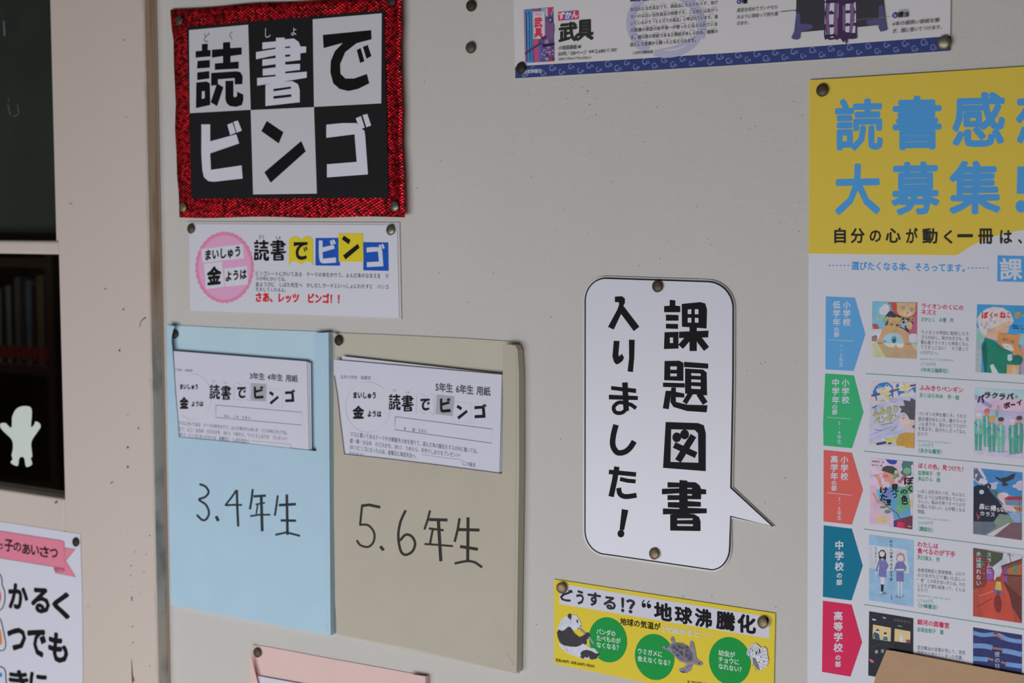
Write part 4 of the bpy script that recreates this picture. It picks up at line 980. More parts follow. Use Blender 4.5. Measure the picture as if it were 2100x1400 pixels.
ln(f, "150,358 305,330", 36, (74, 66, 88)); ln(f, "305,328 475,288", 42, (196, 190, 70)); ln(f, "475,290 650,240", 36, (92, 66, 98)); ln(f, "650,240 845,185", 42, (196, 190, 70)); ln(f, "845,185 943,168", 34, (74, 66, 88))
pp(f, "380,345 460,370 500,440 430,430", (204, 186, 80)); pp(f, "760,270 830,320 770,335", (204, 186, 80)); ln(f, "290,455 390,440", 22, (200, 150, 130))
pp(f, "860,400 935,440 935,560 925,800 880,790 830,780 790,700 740,660 665,670 690,600 640,550 750,540 720,440 840,460", (66, 64, 74)); pp(f, "740,670 800,720 835,785 880,800 925,790 922,960 900,1030 820,1015 770,970 690,920 660,870 690,720", (206, 184, 180)); ln(f, "705,705 755,705", 9, (60, 56, 62)); ln(f, "700,752 745,745 720,785", 12, (60, 56, 62)); pp(f, "865,910 925,880 925,960", (96, 80, 88))
pp(f, "760,1020 918,1035 915,1305 610,1280 590,1180 610,1110 650,1050", (170, 128, 52)); pp(f, "610,1255 760,1270 755,1292 610,1280", (206, 186, 180)); ln(f, "235,1232 410,1198", 44, (50, 50, 84)); ln(f, "410,1180 590,1140", 62, (204, 196, 56)); ln(f, "190,1230 240,1228", 24, (204, 196, 72)); el(f, 370, 1145, 38, 32, (200, 200, 206)); el(f, 475, 1215, 36, 16, (56, 50, 52))
s.text(f, 'ふみきり', 160, 590, 640, 515, 160, (70, 66, 60), 0.035, cv, ); s.text(f, 'ふみきり', 160, 590, 640, 515, 160, (190, 184, 84), 0.008, cv)
s.text(f, 'ペンギン', 190, 735, 650, 672, 150, (70, 66, 60), 0.035, cv); s.text(f, 'ペンギン', 190, 735, 650, 672, 150, (190, 184, 84), 0.008, cv)
ln(f, "320,885 530,850", 14, (120, 116, 140)); pp(f, "155,575 250,530 240,560 180,590", (60, 92, 150)); ln(f, "505,995 590,930", 9, (120, 60, 100)); ln(f, "205,970 340,990", 8, (84, 84, 110)); ln(f, "478,415 600,425 590,470 478,455 478,415", 6, (140, 120, 140)); f_line = (134, 130, 150)
# 3 painter boy
f = Fr(1770, 930, 8.75); cover(3, f, "115,75 908,140 880,1360 115,1270", (206, 186, 204))
pp(f, "120,550 300,600 420,950 520,1020 530,1200 240,1270 118,1260", (214, 178, 202)); el(f, 330, 1180, 110, 70, (212, 188, 132), rot=20); el(f, 865, 900, 50, 70, (206, 180, 120)); pp(f, "400,100 610,118 605,165 560,195 500,190 450,165", (36, 52, 142))
pp(f, "715,130 900,145 895,190 860,210 870,340 860,395 740,400 690,370 665,330 710,290 690,200", (58, 96, 96)); el(f, 790, 310, 70, 60, (96, 146, 104)); el(f, 830, 640, 95, 80, (90, 144, 108)); el(f, 740, 440, 60, 42, (168, 62, 74)); el(f, 660, 500, 40, 34, (172, 76, 86)); el(f, 700, 460, 30, 26, (60, 120, 90))
pp(f, "330,300 355,240 430,215 530,225 600,270 640,360 600,400 570,455 530,440 480,350 350,310", (54, 50, 48)); pp(f, "355,310 480,350 540,380 560,470 575,580 500,590 460,510 390,500 345,420 335,395 355,360", (206, 142, 124)); el(f, 405, 400, 52, 30, (206, 104, 96)); el(f, 590, 380, 48, 60, (88, 138, 96), rot=20); el(f, 625, 395, 28, 24, (168, 72, 72)); el(f, 590, 325, 25, 28, (170, 184, 130))
pp(f, "235,650 330,640 470,600 590,520 680,610 760,620 820,800 850,1000 860,1120 600,1200 545,1180 530,1050 480,960 350,870 290,840", (78, 136, 176)); pp(f, "370,650 500,620 520,780 420,800", (104, 106, 168)); pp(f, "600,600 760,600 810,700 840,860 800,1000 620,1100 590,1000 610,850", (84, 146, 112)); pp(f, "230,660 300,650 330,740 280,800", (96, 172, 204))
pp(f, "180,375 260,372 310,420 330,540 370,640 340,690 290,560 250,450 190,405", (204, 140, 122)); pp(f, "165,720 180,680 230,750 270,840 370,880 440,960 350,920 250,885 205,790", (204, 140, 122)); ln(f, "140,413 340,355", 8, (110, 104, 130))
pp(f, "545,1200 640,1170 900,1105 895,1240 880,1360 560,1310", (94, 42, 54)); pp(f, "545,1215 615,1215 600,1318 550,1312", (58, 40, 90)); pp(f, "620,1215 740,1240 750,1345 600,1320", (178, 34, 66)); ln(f, "330,820 440,960 600,1060 660,1165", 14, (58, 50, 56)); el(f, 355, 962, 60, 24, (70, 122, 96)); el(f, 440, 1040, 60, 34, (62, 116, 92))
for c, x0, y0, x1, y1 in (('ぼ', 735, 420, 905, 560), ('く', 800, 570, 885, 690), ('の', 668, 640, 795, 725), ('色', 680, 740, 805, 915), ('見', 500, 545, 635, 690), ('つ', 520, 705, 610, 800), ('け', 300, 600, 445, 715), ('た', 300, 720, 440, 845), ('！', 415, 820, 505, 930)): s.gbox(f, c, x0, y0, x1, y1, (26, 24, 28), 0.04, 0, cv)
s.text(f, '志津栄子　作', 150, 118, 375, 140, 36, (90, 80, 90), 0.01, cv); s.text(f, '末山りん　絵', 150, 185, 340, 200, 34, (90, 80, 90), 0.01, cv); s.text(f, '講談社', 800, 1288, 870, 1295, 28, (200, 190, 200), 0.01, cv)
# 4 two girls
f = Ll; cover(4, f, "535,70 935,120 930,718 533,658", (134, 172, 202)); pp(f, "537,160 870,205 895,400 893,420 535,370", (196, 200, 208)); ln(f, "560,165 560,370", 3, (150, 180, 206)); ln(f, "815,195 812,380", 3, (150, 180, 206)); ln(f, "700,185 702,370", 2, (160, 186, 208))
pp(f, "620,230 640,207 670,207 688,240 686,310 660,318 625,300", (26, 24, 28)); el(f, 652, 243, 24, 26, (214, 206, 206)); pp(f, "625,290 650,282 680,290 712,350 690,390 690,450 620,440 628,330 605,400 592,395", (92, 92, 146)); pp(f, "645,282 660,282 652,310", (206, 206, 180)); pp(f, "636,448 676,452 668,520 640,516", (208, 198, 200)); pp(f, "640,514 668,518 662,580 642,578", (26, 26, 30)); el(f, 658, 595, 36, 14, (84, 116, 150)); el(f, 640, 592, 14, 9, (210, 206, 196)); el(f, 597, 412, 8, 14, (214, 206, 206)); ln(f, "622,445 688,453", 3, (70, 70, 120))
pp(f, "775,290 785,250 815,230 848,245 858,290 850,315 790,310", (156, 112, 118)); el(f, 815, 282, 28, 30, (216, 208, 206)); pp(f, "780,320 815,305 845,320 870,360 865,395 845,400 845,492 778,488 782,395 760,380", (92, 92, 146)); el(f, 812, 390, 56, 14, (86, 130, 122)); el(f, 812, 384, 44, 8, (196, 196, 190)); pp(f, "790,490 806,492 806,600 794,598", (206, 206, 216)); pp(f, "820,492 836,494 832,606 820,604", (206, 206, 216)); el(f, 808, 622, 40, 14, (84, 116, 150)); el(f, 802, 615, 10, 9, (208, 206, 196)); el(f, 826, 618, 10, 9, (208, 206, 196))
s.vcol(f, 'わたしは食べるのが下手', 733, 115, 490, 32, (50, 56, 66), 0.012, cv); s.vcol(f, '天川栄人', 594, 178, 275, 20, (60, 66, 76), 0.006, cv); ln(f, "594,280 592,330", 2, (60, 66, 76)); s.vcol(f, '小峰書店', 735, 610, 656, 12, (60, 66, 76), 0, cv)
# 5 dark night windows
cover(5, f, "535,757 932,820 930,1400 527,1333", (26, 26, 32)); YL = (198, 174, 124)
pp(f, "570,875 732,905 728,1028 566,1003", YL); pp(f, "765,912 906,938 903,1045 762,1025", YL)
pp(f, "580,945 600,940 625,965 632,1012 585,1005", (36, 62, 88)); el(f, 608, 935, 16, 18, (206, 190, 170)); pp(f, "590,930 608,915 628,925 624,935", (40, 34, 38)); pp(f, "658,1015 668,982 692,980 706,1020", (34, 92, 118)); el(f, 682, 968, 15, 17, (206, 190, 170)); el(f, 680, 955, 15, 10, (44, 36, 40)); pp(f, "808,1030 812,985 840,985 842,1035", (200, 200, 196)); el(f, 824, 970, 14, 17, (206, 192, 172)); pp(f, "868,1010 902,1015 902,1045 868,1040", (120, 50, 62)); pp(f, "570,970 582,940 578,1003 568,1002", (110, 66, 50))
ln(f, "585,945 572,975", 4, (60, 44, 40)); el(f, 580, 832, 20, 7, (166, 170, 178), rot=10); el(f, 672, 815, 16, 6, (150, 156, 168), rot=20); el(f, 812, 890, 24, 8, (54, 112, 98), rot=10); pp(f, "532,1190 555,1185 582,1210 560,1222", (176, 80, 112))
s.text(f, '名取佐和子', 755, 820, 908, 845, 26, (96, 96, 104), 0, cv); s.gbox(f, '銀', 588, 1105, 615, 1135, (186, 188, 196), 0.01, 0, cv); s.gbox(f, '河', 640, 1098, 668, 1130, (186, 188, 196), 0.01, 0, cv); ln(f, "560,1080 620,1055 690,1048 760,1090", 3, (60, 64, 72), True)
# 6 cat and old friend
f = Fr(1980, 590, 7.37); cover(6, f, "175,250 900,272 985,275 975,1318 150,1272", (44, 128, 182))
pp(f, "170,600 300,640 300,760 240,850 240,1274 150,1272", (146, 158, 158)); pp(f, "165,680 250,680 260,760 165,840", (110, 170, 152)); pp(f, "800,690 980,690 976,860 800,860", (120, 170, 176)); pp(f, "840,860 978,860 975,1316 840,1310", (166, 130, 142))
for y in (920, 1000, 1085, 1165): ln(f, [(160, y), (245, y + 4)], 4, (120, 116, 120))
pp(f, "172,470 230,380 330,310 430,285 560,300 680,370 735,500 690,560 500,600 330,740 250,700 205,600", (184, 176, 176)); pp(f, "340,640 500,560 650,500 690,520 660,570 645,680 500,690 480,800 400,780 290,740", (206, 166, 138)); ln(f, "590,585 640,592", 6, (110, 90, 84))
for x, y, r in ((320, 540, 22), (380, 480, 24), (290, 600, 18), (440, 520, 20), (350, 640, 20), (240, 560, 14)): el(f, x, y, r * 1.2, r * 1.5, (158, 146, 150), 12)
pp(f, "290,755 400,790 520,870 700,960 720,1100 860,1150 700,1160 620,1150 630,1298 290,1280 262,1100 245,900", (20, 106, 84)); pp(f, "250,900 300,800 330,1000 320,1280 285,1278", (14, 78, 68))
pp(f, "500,660 560,690 640,695 760,710 830,690 810,800 790,850 860,980 850,1060 760,1040 690,960 560,900 500,850 480,790", (204, 134, 72)); pp(f, "545,850 620,840 700,870 740,940 700,960 600,920", (214, 206, 200)); pp(f, "625,760 660,760 650,840 628,850", (186, 92, 58))
for x, y in ((588, 785), (707, 813)): el(f, x, y, 34, 26, (66, 76, 60)); el(f, x, y, 24, 18, (140, 156, 130)); el(f, x, y, 9, 14, (36, 40, 36))
ln(f, "615,885 632,890 645,885", 6, (90, 60, 56)); el(f, 780, 1090, 85, 78, (16, 92, 74)); pp(f, "640,1010 700,1000 710,1090 660,1110 632,1080", (180, 196, 200)); pp(f, "625,1160 820,1165 810,1310 625,1300", (196, 150, 98)); pp(f, "700,1230 740,1180 790,1260 780,1308 700,1305", (208, 176, 150)); pp(f, "370,1170 420,1150 500,1290 400,1285", (176, 196, 186))
for i, c in enumerate('ぼくのねこ'): s.gbox(f, c, (242, 365, 430, 515, 628)[i], (362, 370, 388, 360, 375)[i], (345, 412, 490, 608, 672)[i], (465, 455, 440, 462, 452)[i], (190, 42, 62), 0.045, 0, cv)
s.text(f, 'ポー', 735, 350, 930, 365, 120, (206, 156, 56), 0.04, cv); s.text(f, '岩瀬成子　作', 705, 560, 850, 575, 24, (40, 50, 70), 0.02, cv); s.text(f, '松成真理子　絵', 705, 595, 870, 610, 24, (40, 50, 70), 0.02, cv)
# 7 children in green
f = Fr(1980, 780, 7.775); cover(7, f, "150,115 940,160 905,1258 125,1180", (188, 174, 196)); pp(f, "150,115 940,160 936,300 700,300 400,280 150,230", (158, 188, 196)); pp(f, "400,280 930,300 920,520 400,480", (200, 170, 190)); pp(f, "150,215 440,400 400,450 150,300", (138, 128, 168)); ln(f, "400,470 920,515", 20, (170, 136, 168)); pp(f, "150,480 400,480 920,520 915,940 140,880", (158, 156, 182))
GG = [(66, 142, 120), (88, 160, 138), (48, 126, 88), (58, 134, 112)]
pp(f, "132,890 600,920 910,950 905,1255 128,1180", (194, 186, 206))
for (x, y, hh_, sk, hr) in ((205, 560, 560, (206, 176, 184), (196, 186, 186)), (340, 500, 560, (188, 112, 92), (170, 90, 78)), (420, 620, 520, (206, 150, 88), (206, 158, 70)), (560, 640, 510, (200, 138, 112), (60, 46, 54)), (750, 660, 520, (206, 178, 184), (190, 170, 190)), (850, 620, 540, (206, 146, 120), (70, 52, 66))):
    c1, c2 = rnd.choice(GG), rnd.choice(GG)
    pp(f, [(x - 62, y + 70), (x, y + 40), (x + 62, y + 80), (x + 70, y + 290), (x - 66, y + 280)], c1); pp(f, [(x - 60, y + 280), (x - 4, y + 290), (x - 10, y + hh_ - 10), (x - 52, y + hh_ - 14)], c2); pp(f, [(x + 4, y + 288), (x + 66, y + 292), (x + 50, y + hh_), (x + 8, y + hh_ - 4)], c2)
    el(f, x, y, 46, 55, sk); el(f, x + 5, y - 22, 48, 34, hr); ln(f, [(x - 60, y + 110), (x + 10, y + 190), (x + 40, y + 170)], 16, (52, 104, 100)); ln(f, [(x - 50, y + hh_), (x + 110, y + hh_ - 20)], 10, (126, 116, 166)); pp(f, [(x - 12, y + 60), (x + 12, y + 60), (x + 16, y + 250), (x - 14, y + 250)], (186, 188, 214))
pp(f, "470,560 480,480 505,400 525,405 515,500 510,600", (88, 160, 138)); el(f, 512, 440, 16, 40, (206, 150, 150))
for c, x0, y0, x1, y1, cc in (('バ', 185, 225, 300, 360, (50, 40, 46)), ('ラ', 300, 188, 395, 285, (50, 40, 46)), ('ク', 415, 195, 515, 285, (50, 40, 46)), ('ラ', 535, 210, 630, 310, (50, 40, 46)), ('バ', 650, 205, 765, 305, (50, 40, 46)), ('ボ', 605, 345, 710, 450, (50, 40, 46)), ('ー', 720, 375, 790, 400, (50, 40, 46)), ('イ', 815, 305, 895, 400, (50, 40, 46))): s.gbox(f, c, x0, y0, x1, y1, cc, 0.05, 0, cv)
ln(f, "303,208 368,190", 16, (200, 60, 56)); ln(f, "555,222 620,225", 16, (200, 60, 56)); el(f, 808, 262, 15, 15, (200, 60, 56))
# 8 crow and train
f = Fr(1980, 940, 7.775); cover(8, f, "130,148 908,222 895,1300 122,1200", (50, 112, 168))
pp(f, "128,160 240,150 330,310 240,400 230,420 128,330", (170, 166, 172)); pp(f, "128,170 190,160 300,340 230,400 128,300", (72, 84, 110)); ln(f, "215,150 325,305", 12, (190, 188, 190)); pp(f, "150,250 200,240 160,320", (190, 186, 186)); pp(f, "240,310 290,330 240,400 205,370", (190, 186, 186))
el(f, 300, 370, 50, 45, (190, 190, 208)); el(f, 450, 440, 50, 60, (150, 162, 188)); el(f, 600, 590, 90, 50, (204, 186, 196)); el(f, 880, 430, 80, 80, (196, 190, 212)); el(f, 790, 440, 42, 26, (196, 190, 212)); pp(f, "380,390 520,370 530,400 400,410", (170, 150, 160)); pp(f, "500,560 900,620 900,860 560,820", (186, 160, 160)); el(f, 455, 545, 70, 50, (60, 96, 76), rot=30)
pp(f, "440,255 470,285 570,320 600,300 640,300 750,245 795,240 770,320 680,360 625,380 690,410 640,440 575,430 590,380 500,330", (40, 38, 46))
pp(f, "130,450 200,420 290,430 370,480 520,660 680,900 600,1040 320,1220 122,1200", (24, 28, 42)); el(f, 215, 560, 120, 130, (20, 26, 40)); el(f, 257, 532, 38, 36, (170, 182, 192)); ln(f, "390,500 600,740", 22, (64, 92, 124)); el(f, 355, 440, 55, 40, (34, 26, 36)); ln(f, "360,430 368,470", 14, (190, 160, 140))
pp(f, "610,640 680,600 902,610 902,660 700,680", (140, 40, 60)); pp(f, "620,660 900,660 898,760 640,740", (90, 110, 140)); pp(f, "760,760 900,770 898,850 800,840", (150, 92, 60)); pp(f, "690,870 898,860 896,1020 760,1020", (120, 142, 174)); pp(f, "540,880 700,900 780,1020 700,1030 330,1220 122,1200 122,1120 400,1080", (104, 118, 104)); pp(f, "130,1000 450,1010 500,1080 330,1215 122,1200", (80, 90, 104)); pp(f, "690,1025 330,1218 450,1238 720,1030", (176, 170, 172)); pp(f, "715,1028 896,1030 895,1300 450,1240", (96, 70, 76)); ln(f, "850,600 885,1030", 8, (80, 60, 66)); pp(f, "165,850 230,930 200,990", (140, 56, 66))
for c, x0, y0, x1, y1 in (('森', 220, 715, 305, 810), ('に', 318, 750, 385, 812), ('帰', 395, 745, 490, 840), ('ら', 500, 785, 548, 850), ('な', 555, 770, 620, 850), ('か', 625, 790, 680, 855), ('っ', 690, 820, 735, 860), ('た', 745, 790, 820, 880), ('カ', 232, 838, 300, 908), ('ラ', 322, 855, 385, 922), ('ス', 400, 862, 468, 925)): s.gbox(f, c, x0, y0, x1, y1, (204, 204, 212), 0.03, 0, cv)
# 9 red street
f = Ll; cover(9, f, "1468,188 1908,252 1905,865 1467,800", (150, 58, 44)); pp(f, "1600,210 1905,252 1900,330 1740,360 1700,470 1640,480 1600,330", (172, 168, 182)); pp(f, "1470,190 1740,235 1730,290 1640,360 1560,300 1470,280", (58, 66, 50))
pp(f, "1470,240 1600,300 1660,400 1650,520 1470,560", (110, 44, 42)); pp(f, "1720,360 1905,290 1905,640 1760,520", (104, 56, 44)); pp(f, "1760,380 1905,330 1905,430 1765,440", (150, 84, 50)); pp(f, "1740,370 1775,360 1775,500 1750,500", (110, 60, 130)); pp(f, "1830,350 1860,340 1860,410 1832,420", (40, 120, 100)); ln(f, "1720,355 1905,290", 12, (58, 36, 34)); ln(f, "1740,430 1905,440", 12, (54, 32, 32)); pp(f, "1740,480 1905,640 1905,860 1770,640", (84, 36, 34)); ln(f, "1790,230 1810,330", 6, (44, 34, 36)); ln(f, "1770,245 1830,262", 4, (44, 34, 36)); pp(f, "1500,300 1560,310 1560,350 1510,360", (40, 110, 90)); pp(f, "1590,360 1650,400 1645,470 1590,480", (120, 70, 150)); pp(f, "1600,480 1740,500 1790,600 1850,860 1560,820 1520,640", (172, 60, 44)); ln(f, "1520,620 1700,560", 10, (200, 110, 90)); ln(f, "1500,720 1640,640", 10, (126, 40, 34))
el(f, 1695, 470, 26, 24, (120, 52, 48)); pp(f, "1675,490 1715,490 1725,570 1665,560", (176, 160, 70)); pp(f, "1650,560 1680,562 1678,598 1652,592", (72, 92, 160)); pp(f, "1700,570 1732,575 1730,612 1702,606", (72, 92, 160)); ln(f, "1685,570 1688,640", 8, (84, 40, 40)); ln(f, "1705,580 1704,640", 8, (84, 40, 40)); el(f, 1690, 690, 34, 80, (108, 32, 32), rot=-5)
s.vcol(f, '水は流れない', 1518, 215, 530, 48, (196, 192, 200), 0.012, cv); s.vcol(f, 'スラムに', 1612, 225, 420, 46, (196, 192, 200), 0.012, cv); s.vcol(f, '小手鞠るい', 1566, 320, 520, 14, (190, 170, 130), 0, cv)
# 10 blue diary
cover(10, f, "1468,900 1907,970 1905,1560 1467,1480", (34, 38, 84))
for q, wd in (("1470,950 1560,970 1680,965 1780,1010 1905,1030", 36), ("1470,1065 1580,1070 1640,1085", 44), ("1730,1110 1800,1120 1905,1145", 44), ("1470,1180 1600,1190", 40), ("1760,1230 1905,1250", 40)): ln(f, q, wd, (92, 130, 180), True)
for q, wd in (("1650,950 1700,980 1740,1010", 22), ("1640,1085 1740,1100", 18), ("1600,1180 1650,1195", 18), ("1720,1210 1770,1230", 18)): ln(f, q, wd, (140, 96, 88))
el(f, 1672, 952, 22, 14, (84, 56, 58)); s.vcol(f, '夜の日記', 1685, 1115, 1330, 50, (186, 196, 214), 0.008, cv)
s.flush()
tack(1686, 185, 0.0024, 'dark thumbtack at the top left corner of the yellow contest poster', 1)

# ------------------------------------------------------------------ yellow climate notice
Mm = Fr(1120, 1170, 4.2)
ky = 0.59
yel = slab('climate_notice', [Mm(*q) for q in pts("68,73 1974,366 1957,1190 70,800")], 0.0014, mat('yellow_notice_paper', (206, 184, 26), ky, 0.5),
           label='yellow notice strip with a panda, a sea turtle and a butterfly beside green discs', cat='notice', thick=0.0005)
s = Sheet(yel, 0.0015, ky)
WS = (194, 194, 206)
s.poly(Mm, "118,132 165,118 1926,398 1922,583 112,285", WS, 'white_strip')
K = (16, 16, 18); K3 = (40, 40, 46)
for c, x0, y0, x1, y1, cc in (('ど', 120, 148, 232, 273, K3), ('う', 258, 163, 326, 298, K3), ('す', 356, 176, 473, 314, K3), ('る', 493, 212, 602, 343, K3), ('！', 645, 228, 674, 360, K3), ('？', 687, 238, 769, 374, K3),
                              ('地', 928, 262, 1086, 442, K), ('球', 1106, 296, 1260, 470, K), ('沸', 1280, 316, 1430, 500, K), ('騰', 1463, 338, 1630, 525, K), ('化', 1646, 364, 1808, 552, K)):
    s.gbox(Mm, c, x0, y0, x1, y1, cc, 0.042 if cc == K3 else 0.042, 0.15, 'headline_lettering')
for x, y in ((842, 298), (886, 304)):
    s.poly(Mm, arc(x, y, 18, 20, n=16), K, 'letter#q%d' % x); s.line(Mm, [(x - 14, y - 2), (x - 12, y - 28), (x + 4, y - 46)], 10, K, 'letter#q%d' % x)
s.poly(Mm, arc(1900, 425, 16, 24, n=16), K, 'letter#qe'); s.line(Mm, "1912,430 1908,448 1896,460", 10, K, 'letter#qe')
s.text(Mm, '地球の気温が', 636, 402, 985, 452, 66, K, 0.02, 'subline_lettering'); s.text(Mm, '2℃あがると', 998, 470, 1330, 520, 60, WS, 0.03, 'subline_lettering')
for i in range(6): s.poly(Mm, arc(1350 + i * 17, 545 + i * 2, 5, 6, n=8), WS, 'subline_lettering')
GD = (22, 128, 56)
s.poly(Mm, arc(532, 595, 162, 196, n=40, rot=-14), GD, 'green_disc#1'); s.poly(Mm, arc(934, 743, 168, 200, n=40, rot=-14), GD, 'green_disc#2'); s.poly(Mm, arc(1582, 778, 178, 208, n=40, rot=-14), GD, 'green_disc#3')
for t, x0, y0, x1, y1 in (('パンダの', 432, 494, 600, 518), ('たべものが', 432, 550, 642, 580), ('なくなる？', 432, 608, 648, 640), ('ウミガメに', 786, 662, 1003, 695), ('会えなくなる？', 786, 726, 1092, 774), ('幼虫が', 1482, 676, 1628, 700), ('チョウに', 1482, 734, 1664, 762), ('なれない？', 1482, 792, 1708, 830)):
    s.text(Mm, t, x0, y0, x1, y1, 54, (198, 204, 200), 0.02, 'disc_lettering')
s.text(Mm, '定価1,980円（本体1,800円＋税10%）', 80, 752, 432, 812, 30, (60, 52, 20), 0.01, 'small_print'); s.text(Mm, '※2023年7月', 1215, 936, 1385, 966, 34, (60, 52, 20), 0.01, 'small_print')
clipq = None
# panda
f = Fr(1130, 1240, 10.77); cv = 'panda_picture'
pw, pb_ = (186, 186, 196), (42, 40, 44)
pp(f, "130,600 165,470 205,380 250,290 330,250 420,215 560,230 620,320 665,400 680,460 650,500 590,520 540,545 500,560 470,600 300,560", pw)
pp(f, "165,830 300,900 600,910 720,860 800,900 860,950 960,960 1000,1000 1060,1080 1050,1150 900,1200 680,1190 560,1140 340,1060 200,930", pw)
pp(f, "130,600 165,540 240,575 300,550 370,485 420,480 460,520 510,620 620,710 700,680 740,650 760,620 820,620 860,680 830,740 780,770 790,850 760,870 690,850 660,890 560,925 420,920 260,880 190,820 150,720", pb_)
el(f, 410, 245, 46, 52, pb_); el(f, 425, 290, 24, 34, pb_); el(f, 580, 360, 18, 40, pb_, rot=-12); el(f, 655, 468, 14, 16, pb_)
pp(f, "580,500 640,510 600,545", (96, 90, 110)); ln(f, "620,515 760,640", 42, (128, 122, 140)); ln(f, "830,700 940,860", 46, (128, 122, 140)); el(f, 805, 665, 58, 55, pb_)
pp(f, "650,1060 700,1010 780,990 900,1020 980,1070 1030,1070 1075,1060 1060,1110 1000,1190 900,1210 840,1180 800,1160 700,1190 620,1140 660,1140", pb_); pp(f, "730,1190 750,1140 790,1190", pw); pp(f, "820,1190 838,1120 850,1190", pw); ln(f, "290,1010 340,970 375,1010 340,1045", 14, (150, 146, 160)); ln(f, "430,340 420,440 380,480", 8, (150, 150, 160)); ln(f, "260,340 240,460", 8, (160, 160, 172)); ln(f, "330,330 320,420", 8, (166, 166, 178))
# turtle
f = Fr(1340, 1290, 8.077); cv = 'turtle_picture'
tg = (118, 114, 124)
pp(f, "280,165 300,120 340,135 360,220 470,225 560,270 600,300 605,200 640,190 670,230 690,330 710,460 740,510 800,540 820,580 790,605 740,600 690,580 650,590 620,680 560,720 470,715 420,680 430,650 500,630 560,570 520,560 430,530 350,440 290,380 240,350 170,320 140,290 180,275 260,300 270,250 310,220", tg)
pp(f, "280,300 300,250 380,228 480,240 580,300 640,380 660,470 640,540 560,540 440,500 340,420", (84, 80, 90))
for x, y, rx, ry in ((345, 295, 26, 30), (390, 340, 30, 34), (460, 400, 40, 46), (430, 290, 28, 24), (490, 300, 30, 26), (545, 370, 32, 30), (610, 425, 28, 26), (600, 480, 32, 24), (540, 440, 30, 34), (500, 490, 26, 20), (400, 420, 22, 26), (560, 300, 20, 20)): el(f, x, y, rx, ry, (62, 58, 68), 9, 20)
for q in ("300,330 400,380 480,460 590,540", "360,260 440,340 520,360 640,440", "330,420 420,400 520,520", "480,250 520,360 500,400 560,500"): ln(f, q, 7, (138, 132, 142), True)
for i in range(34):
    a, b_ = rnd.choice(((200, 300), (310, 180), (640, 260), (560, 640), (500, 670), (740, 560), (690, 520), (600, 590))); el(f, a + rnd.uniform(-22, 22), b_ + rnd.uniform(-22, 22), 6, 7, (70, 66, 76), 6)
el(f, 762, 562, 12, 10, (30, 28, 32), 10); pp(f, "430,690 560,716 480,722", (52, 50, 60))
# butterfly
cv = 'butterfly_picture'
pp(f, "1540,400 1570,300 1640,250 1690,230 1750,270 1770,300 1840,290 1880,330 1890,430 1910,520 1880,610 1800,660 1770,700 1700,640 1640,560 1620,500 1570,450", (200, 200, 208))
pp(f, "1640,470 1690,470 1740,580 1770,690 1700,640 1650,570", (96, 96, 108))
for q in ("1645,260 1590,340", "1680,235 1620,350", "1720,250 1650,370", "1750,275 1680,370", "1840,295 1760,360", "1880,340 1790,380", "1888,420 1700,430", "1905,480 1760,460", "1905,540 1740,500", "1880,605 1720,540", "1830,640 1700,570", "1570,310 1560,440 1600,480", "1600,330 1590,440", "1650,400 1620,480"): ln(f, q, 4, (70, 68, 76))
for x, y in ((1610, 315), (1590, 380), (1640, 350), (1700, 400), (1720, 370), (1755, 350), (1770, 380), (1740, 400), (1780, 460), (1830, 540), (1750, 545), (1590, 450)): el(f, x, y, 9, 12, (44, 42, 48), 7)
pp(f, "1690,390 1700,360 1715,400 1700,430", K); pp(f, "1745,320 1760,320 1765,390 1750,390", K); ln(f, "1640,620 1635,580", 4, K); ln(f, "1700,690 1695,650", 5, K)
s.flush()
tack(1151.5, 1205.5, 0.0030, 'brown thumbtack at the top left corner of the yellow climate notice', 0, (10, -4))
tack(1563.5, 1276, 0.0034, 'bronze thumbtack at the top right corner of the yellow climate notice', 0, (-10, 4))

# ------------------------------------------------------------------ kraft envelope corner, lower right
m_kraft = add_mottle(mat('brown_kraft_board', (150, 122, 96), 0.56, 0.85), 60, 0.03)
add_bump(m_kraft, 300, 0.2, 0.0003)
kr = slab('kraft_folder', [Ll(*q) for q in pts("690,1105 760,1113 1925,1332 2700,1480 2700,3000 560,3000 560,1500 590,1345")], 0.0060, m_kraft, label='brown kraft cardboard folder corner overlapping the contest poster at the bottom right', cat='folder', thick=0.0010)
slab('rear_leaf', [Ll(*q) for q in pts("700,1120 1925,1345 2690,1490 2690,2990 575,2990 572,1510 600,1345")], 0.0042, m_kraft, kr, thick=0.0015)
slab('spine_fold', [Ll(*q) for q in pts("575,1500 600,1480 600,2990 575,2990")], 0.0056, m_kraft, kr, thick=0.001)

# ------------------------------------------------------------------ door poster and pane sticker
O = Fr(0, 1040, 3.889)
HP = HD + 0.0008
kd = 0.58
dp = slab('greeting_poster', [O(*q) for q in pts("-900,-25 640,213 655,700 668,2200 -900,2000")], HP, mat('door_poster_paper', (188, 188, 198), kd, 0.4, spec=0.4), label='white greeting poster with a pink ribbon banner pinned on the cream door, lower left', cat='poster')
s = Sheet(dp, HP + 0.0001, kd); s.hole = (188, 188, 198)
PK, DK = (192, 112, 130), (150, 84, 100)
s.poly(O, "515,322 600,333 524,425 605,555 437,520 432,487", PK, 'ribbon_banner'); s.line(O, "515,322 600,333 524,425 605,555 437,520", 3.5, (70, 52, 60), 'ribbon_banner')
s.poly(O, "430,468 515,487 517,505 470,500 445,510 432,500", DK, 'ribbon_banner')
s.poly(O, "-700,85 0,187 480,262 503,268 513,285 515,488 0,404 -700,290", PK, 'ribbon_banner'); s.line(O, "-700,85 0,187 480,262 503,268 513,285 515,488 0,404 -700,290", 3.5, (70, 52, 60), 'ribbon_banner')
s.line(O, "430,472 432,500 450,512 500,512 517,500", 3, (70, 52, 60), 'ribbon_banner')
K = (18, 17, 20)
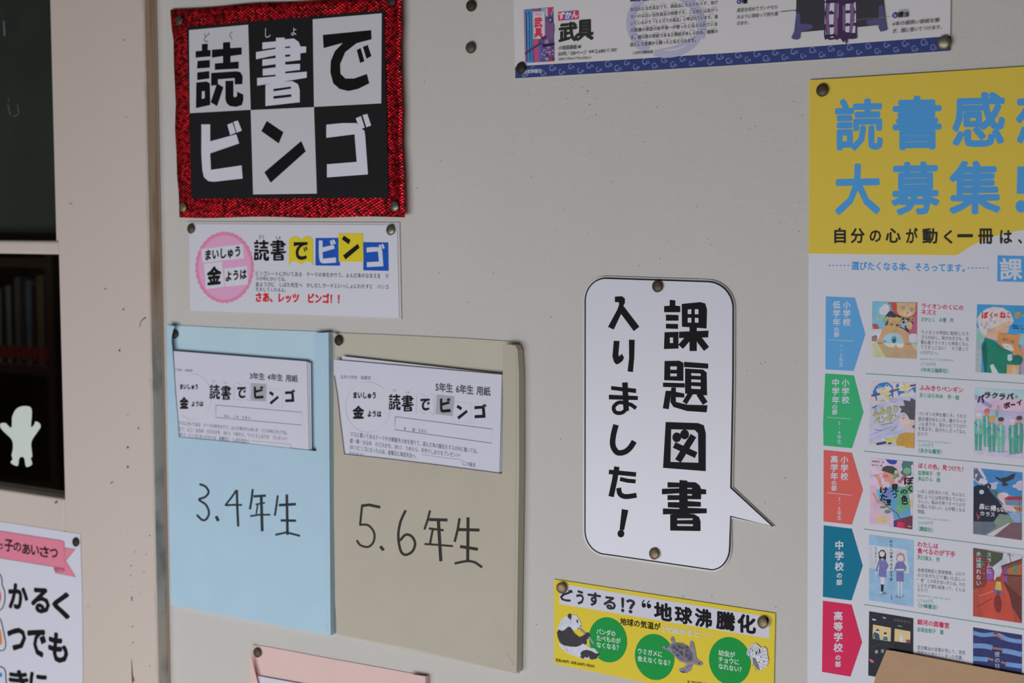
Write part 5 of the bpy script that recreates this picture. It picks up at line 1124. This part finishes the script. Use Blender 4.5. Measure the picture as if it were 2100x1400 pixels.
for c, x0, y0, x1, y1 in (('っ', -8, 285, 22, 338), ('子', 35, 250, 105, 358), ('の', 106, 275, 170, 356), ('あ', 175, 285, 243, 380), ('い', 246, 298, 312, 386), ('さ', 315, 305, 392, 402), ('つ', 396, 325, 462, 406), ('井', -90, 240, -12, 340)):
    s.gbox(O, c, x0, y0, x1, y1, K, 0.03, 0.12, 'ribbon_lettering')
for c, x0, y0, x1, y1 in (('か', 65, 598, 225, 822), ('る', 246, 632, 398, 854), ('く', 414, 665, 558, 896), ('つ', 56, 950, 208, 1152), ('で', 216, 962, 368, 1202), ('も', 383, 990, 543, 1248), ('き', 68, 1288, 228, 1500), ('に', 232, 1308, 378, 1510)):
    if c == 'で':                                  # plain rounded face here, not the poster glyph
        h_ = HAND.pop('で'); s.gbox(O, c, x0, y0, x1, y1, K, 0.042, 0.1, 'slogan_lettering'); HAND['で'] = h_
    else: s.gbox(O, c, x0, y0, x1, y1, K, 0.042, 0.1, 'slogan_lettering')
for q in ("-60,520 -10,528 12,560 18,620 36,670 38,740 20,800 -10,822 -60,825", "-60,860 -5,885 15,930 32,1010 45,1080 38,1128 10,1142 -60,1140", "-60,1262 10,1272 40,1300 46,1360 40,1420 -60,1440"):
    s.line(O, q, 8, K, 'capital_badge', sm=True)
s.poly(O, "-60,640 0,668 8,700 6,740 -5,765 -60,760", (204, 62, 60), 'capital_badge'); s.poly(O, "-60,960 4,975 14,1040 16,1092 -60,1110", (216, 128, 50), 'capital_badge'); s.poly(O, "-60,1318 16,1320 16,1352 -60,1356", (40, 110, 178), 'capital_badge')
s.flush()
tack(154.5, 1111.5, HP + 0.0006, 'dark thumbtack at the top right corner of the greeting poster on the door', 3)
# plain cut-out sticker on the lower pane
f = Fr(0, 800, 7.775)
hs = HG + 0.0028
st = slab('window_sticker', [f(*q) for q in smooth(pts("190,430 240,320 320,262 430,252 500,290 505,420 495,520 500,590 545,545 560,500 600,505 640,540 645,590 600,660 500,820 510,1000 512,1060 490,1080 512,1170 480,1205 420,1222 400,1160 385,1080 340,1062 305,1090 285,1200 230,1195 168,1150 200,1100 185,1030 205,930 190,790 60,660 0,580 10,530 60,520 100,530 180,600 190,430"), 3)[:-1]], hs,
          mat('pale_green_vinyl', (176, 184, 176), 0.5, 0.5), label='small plain pale green cut-out sticker with raised arms on the dark door glass', cat='sticker', thick=0.0003)
bpy.data.objects.remove(_fo)
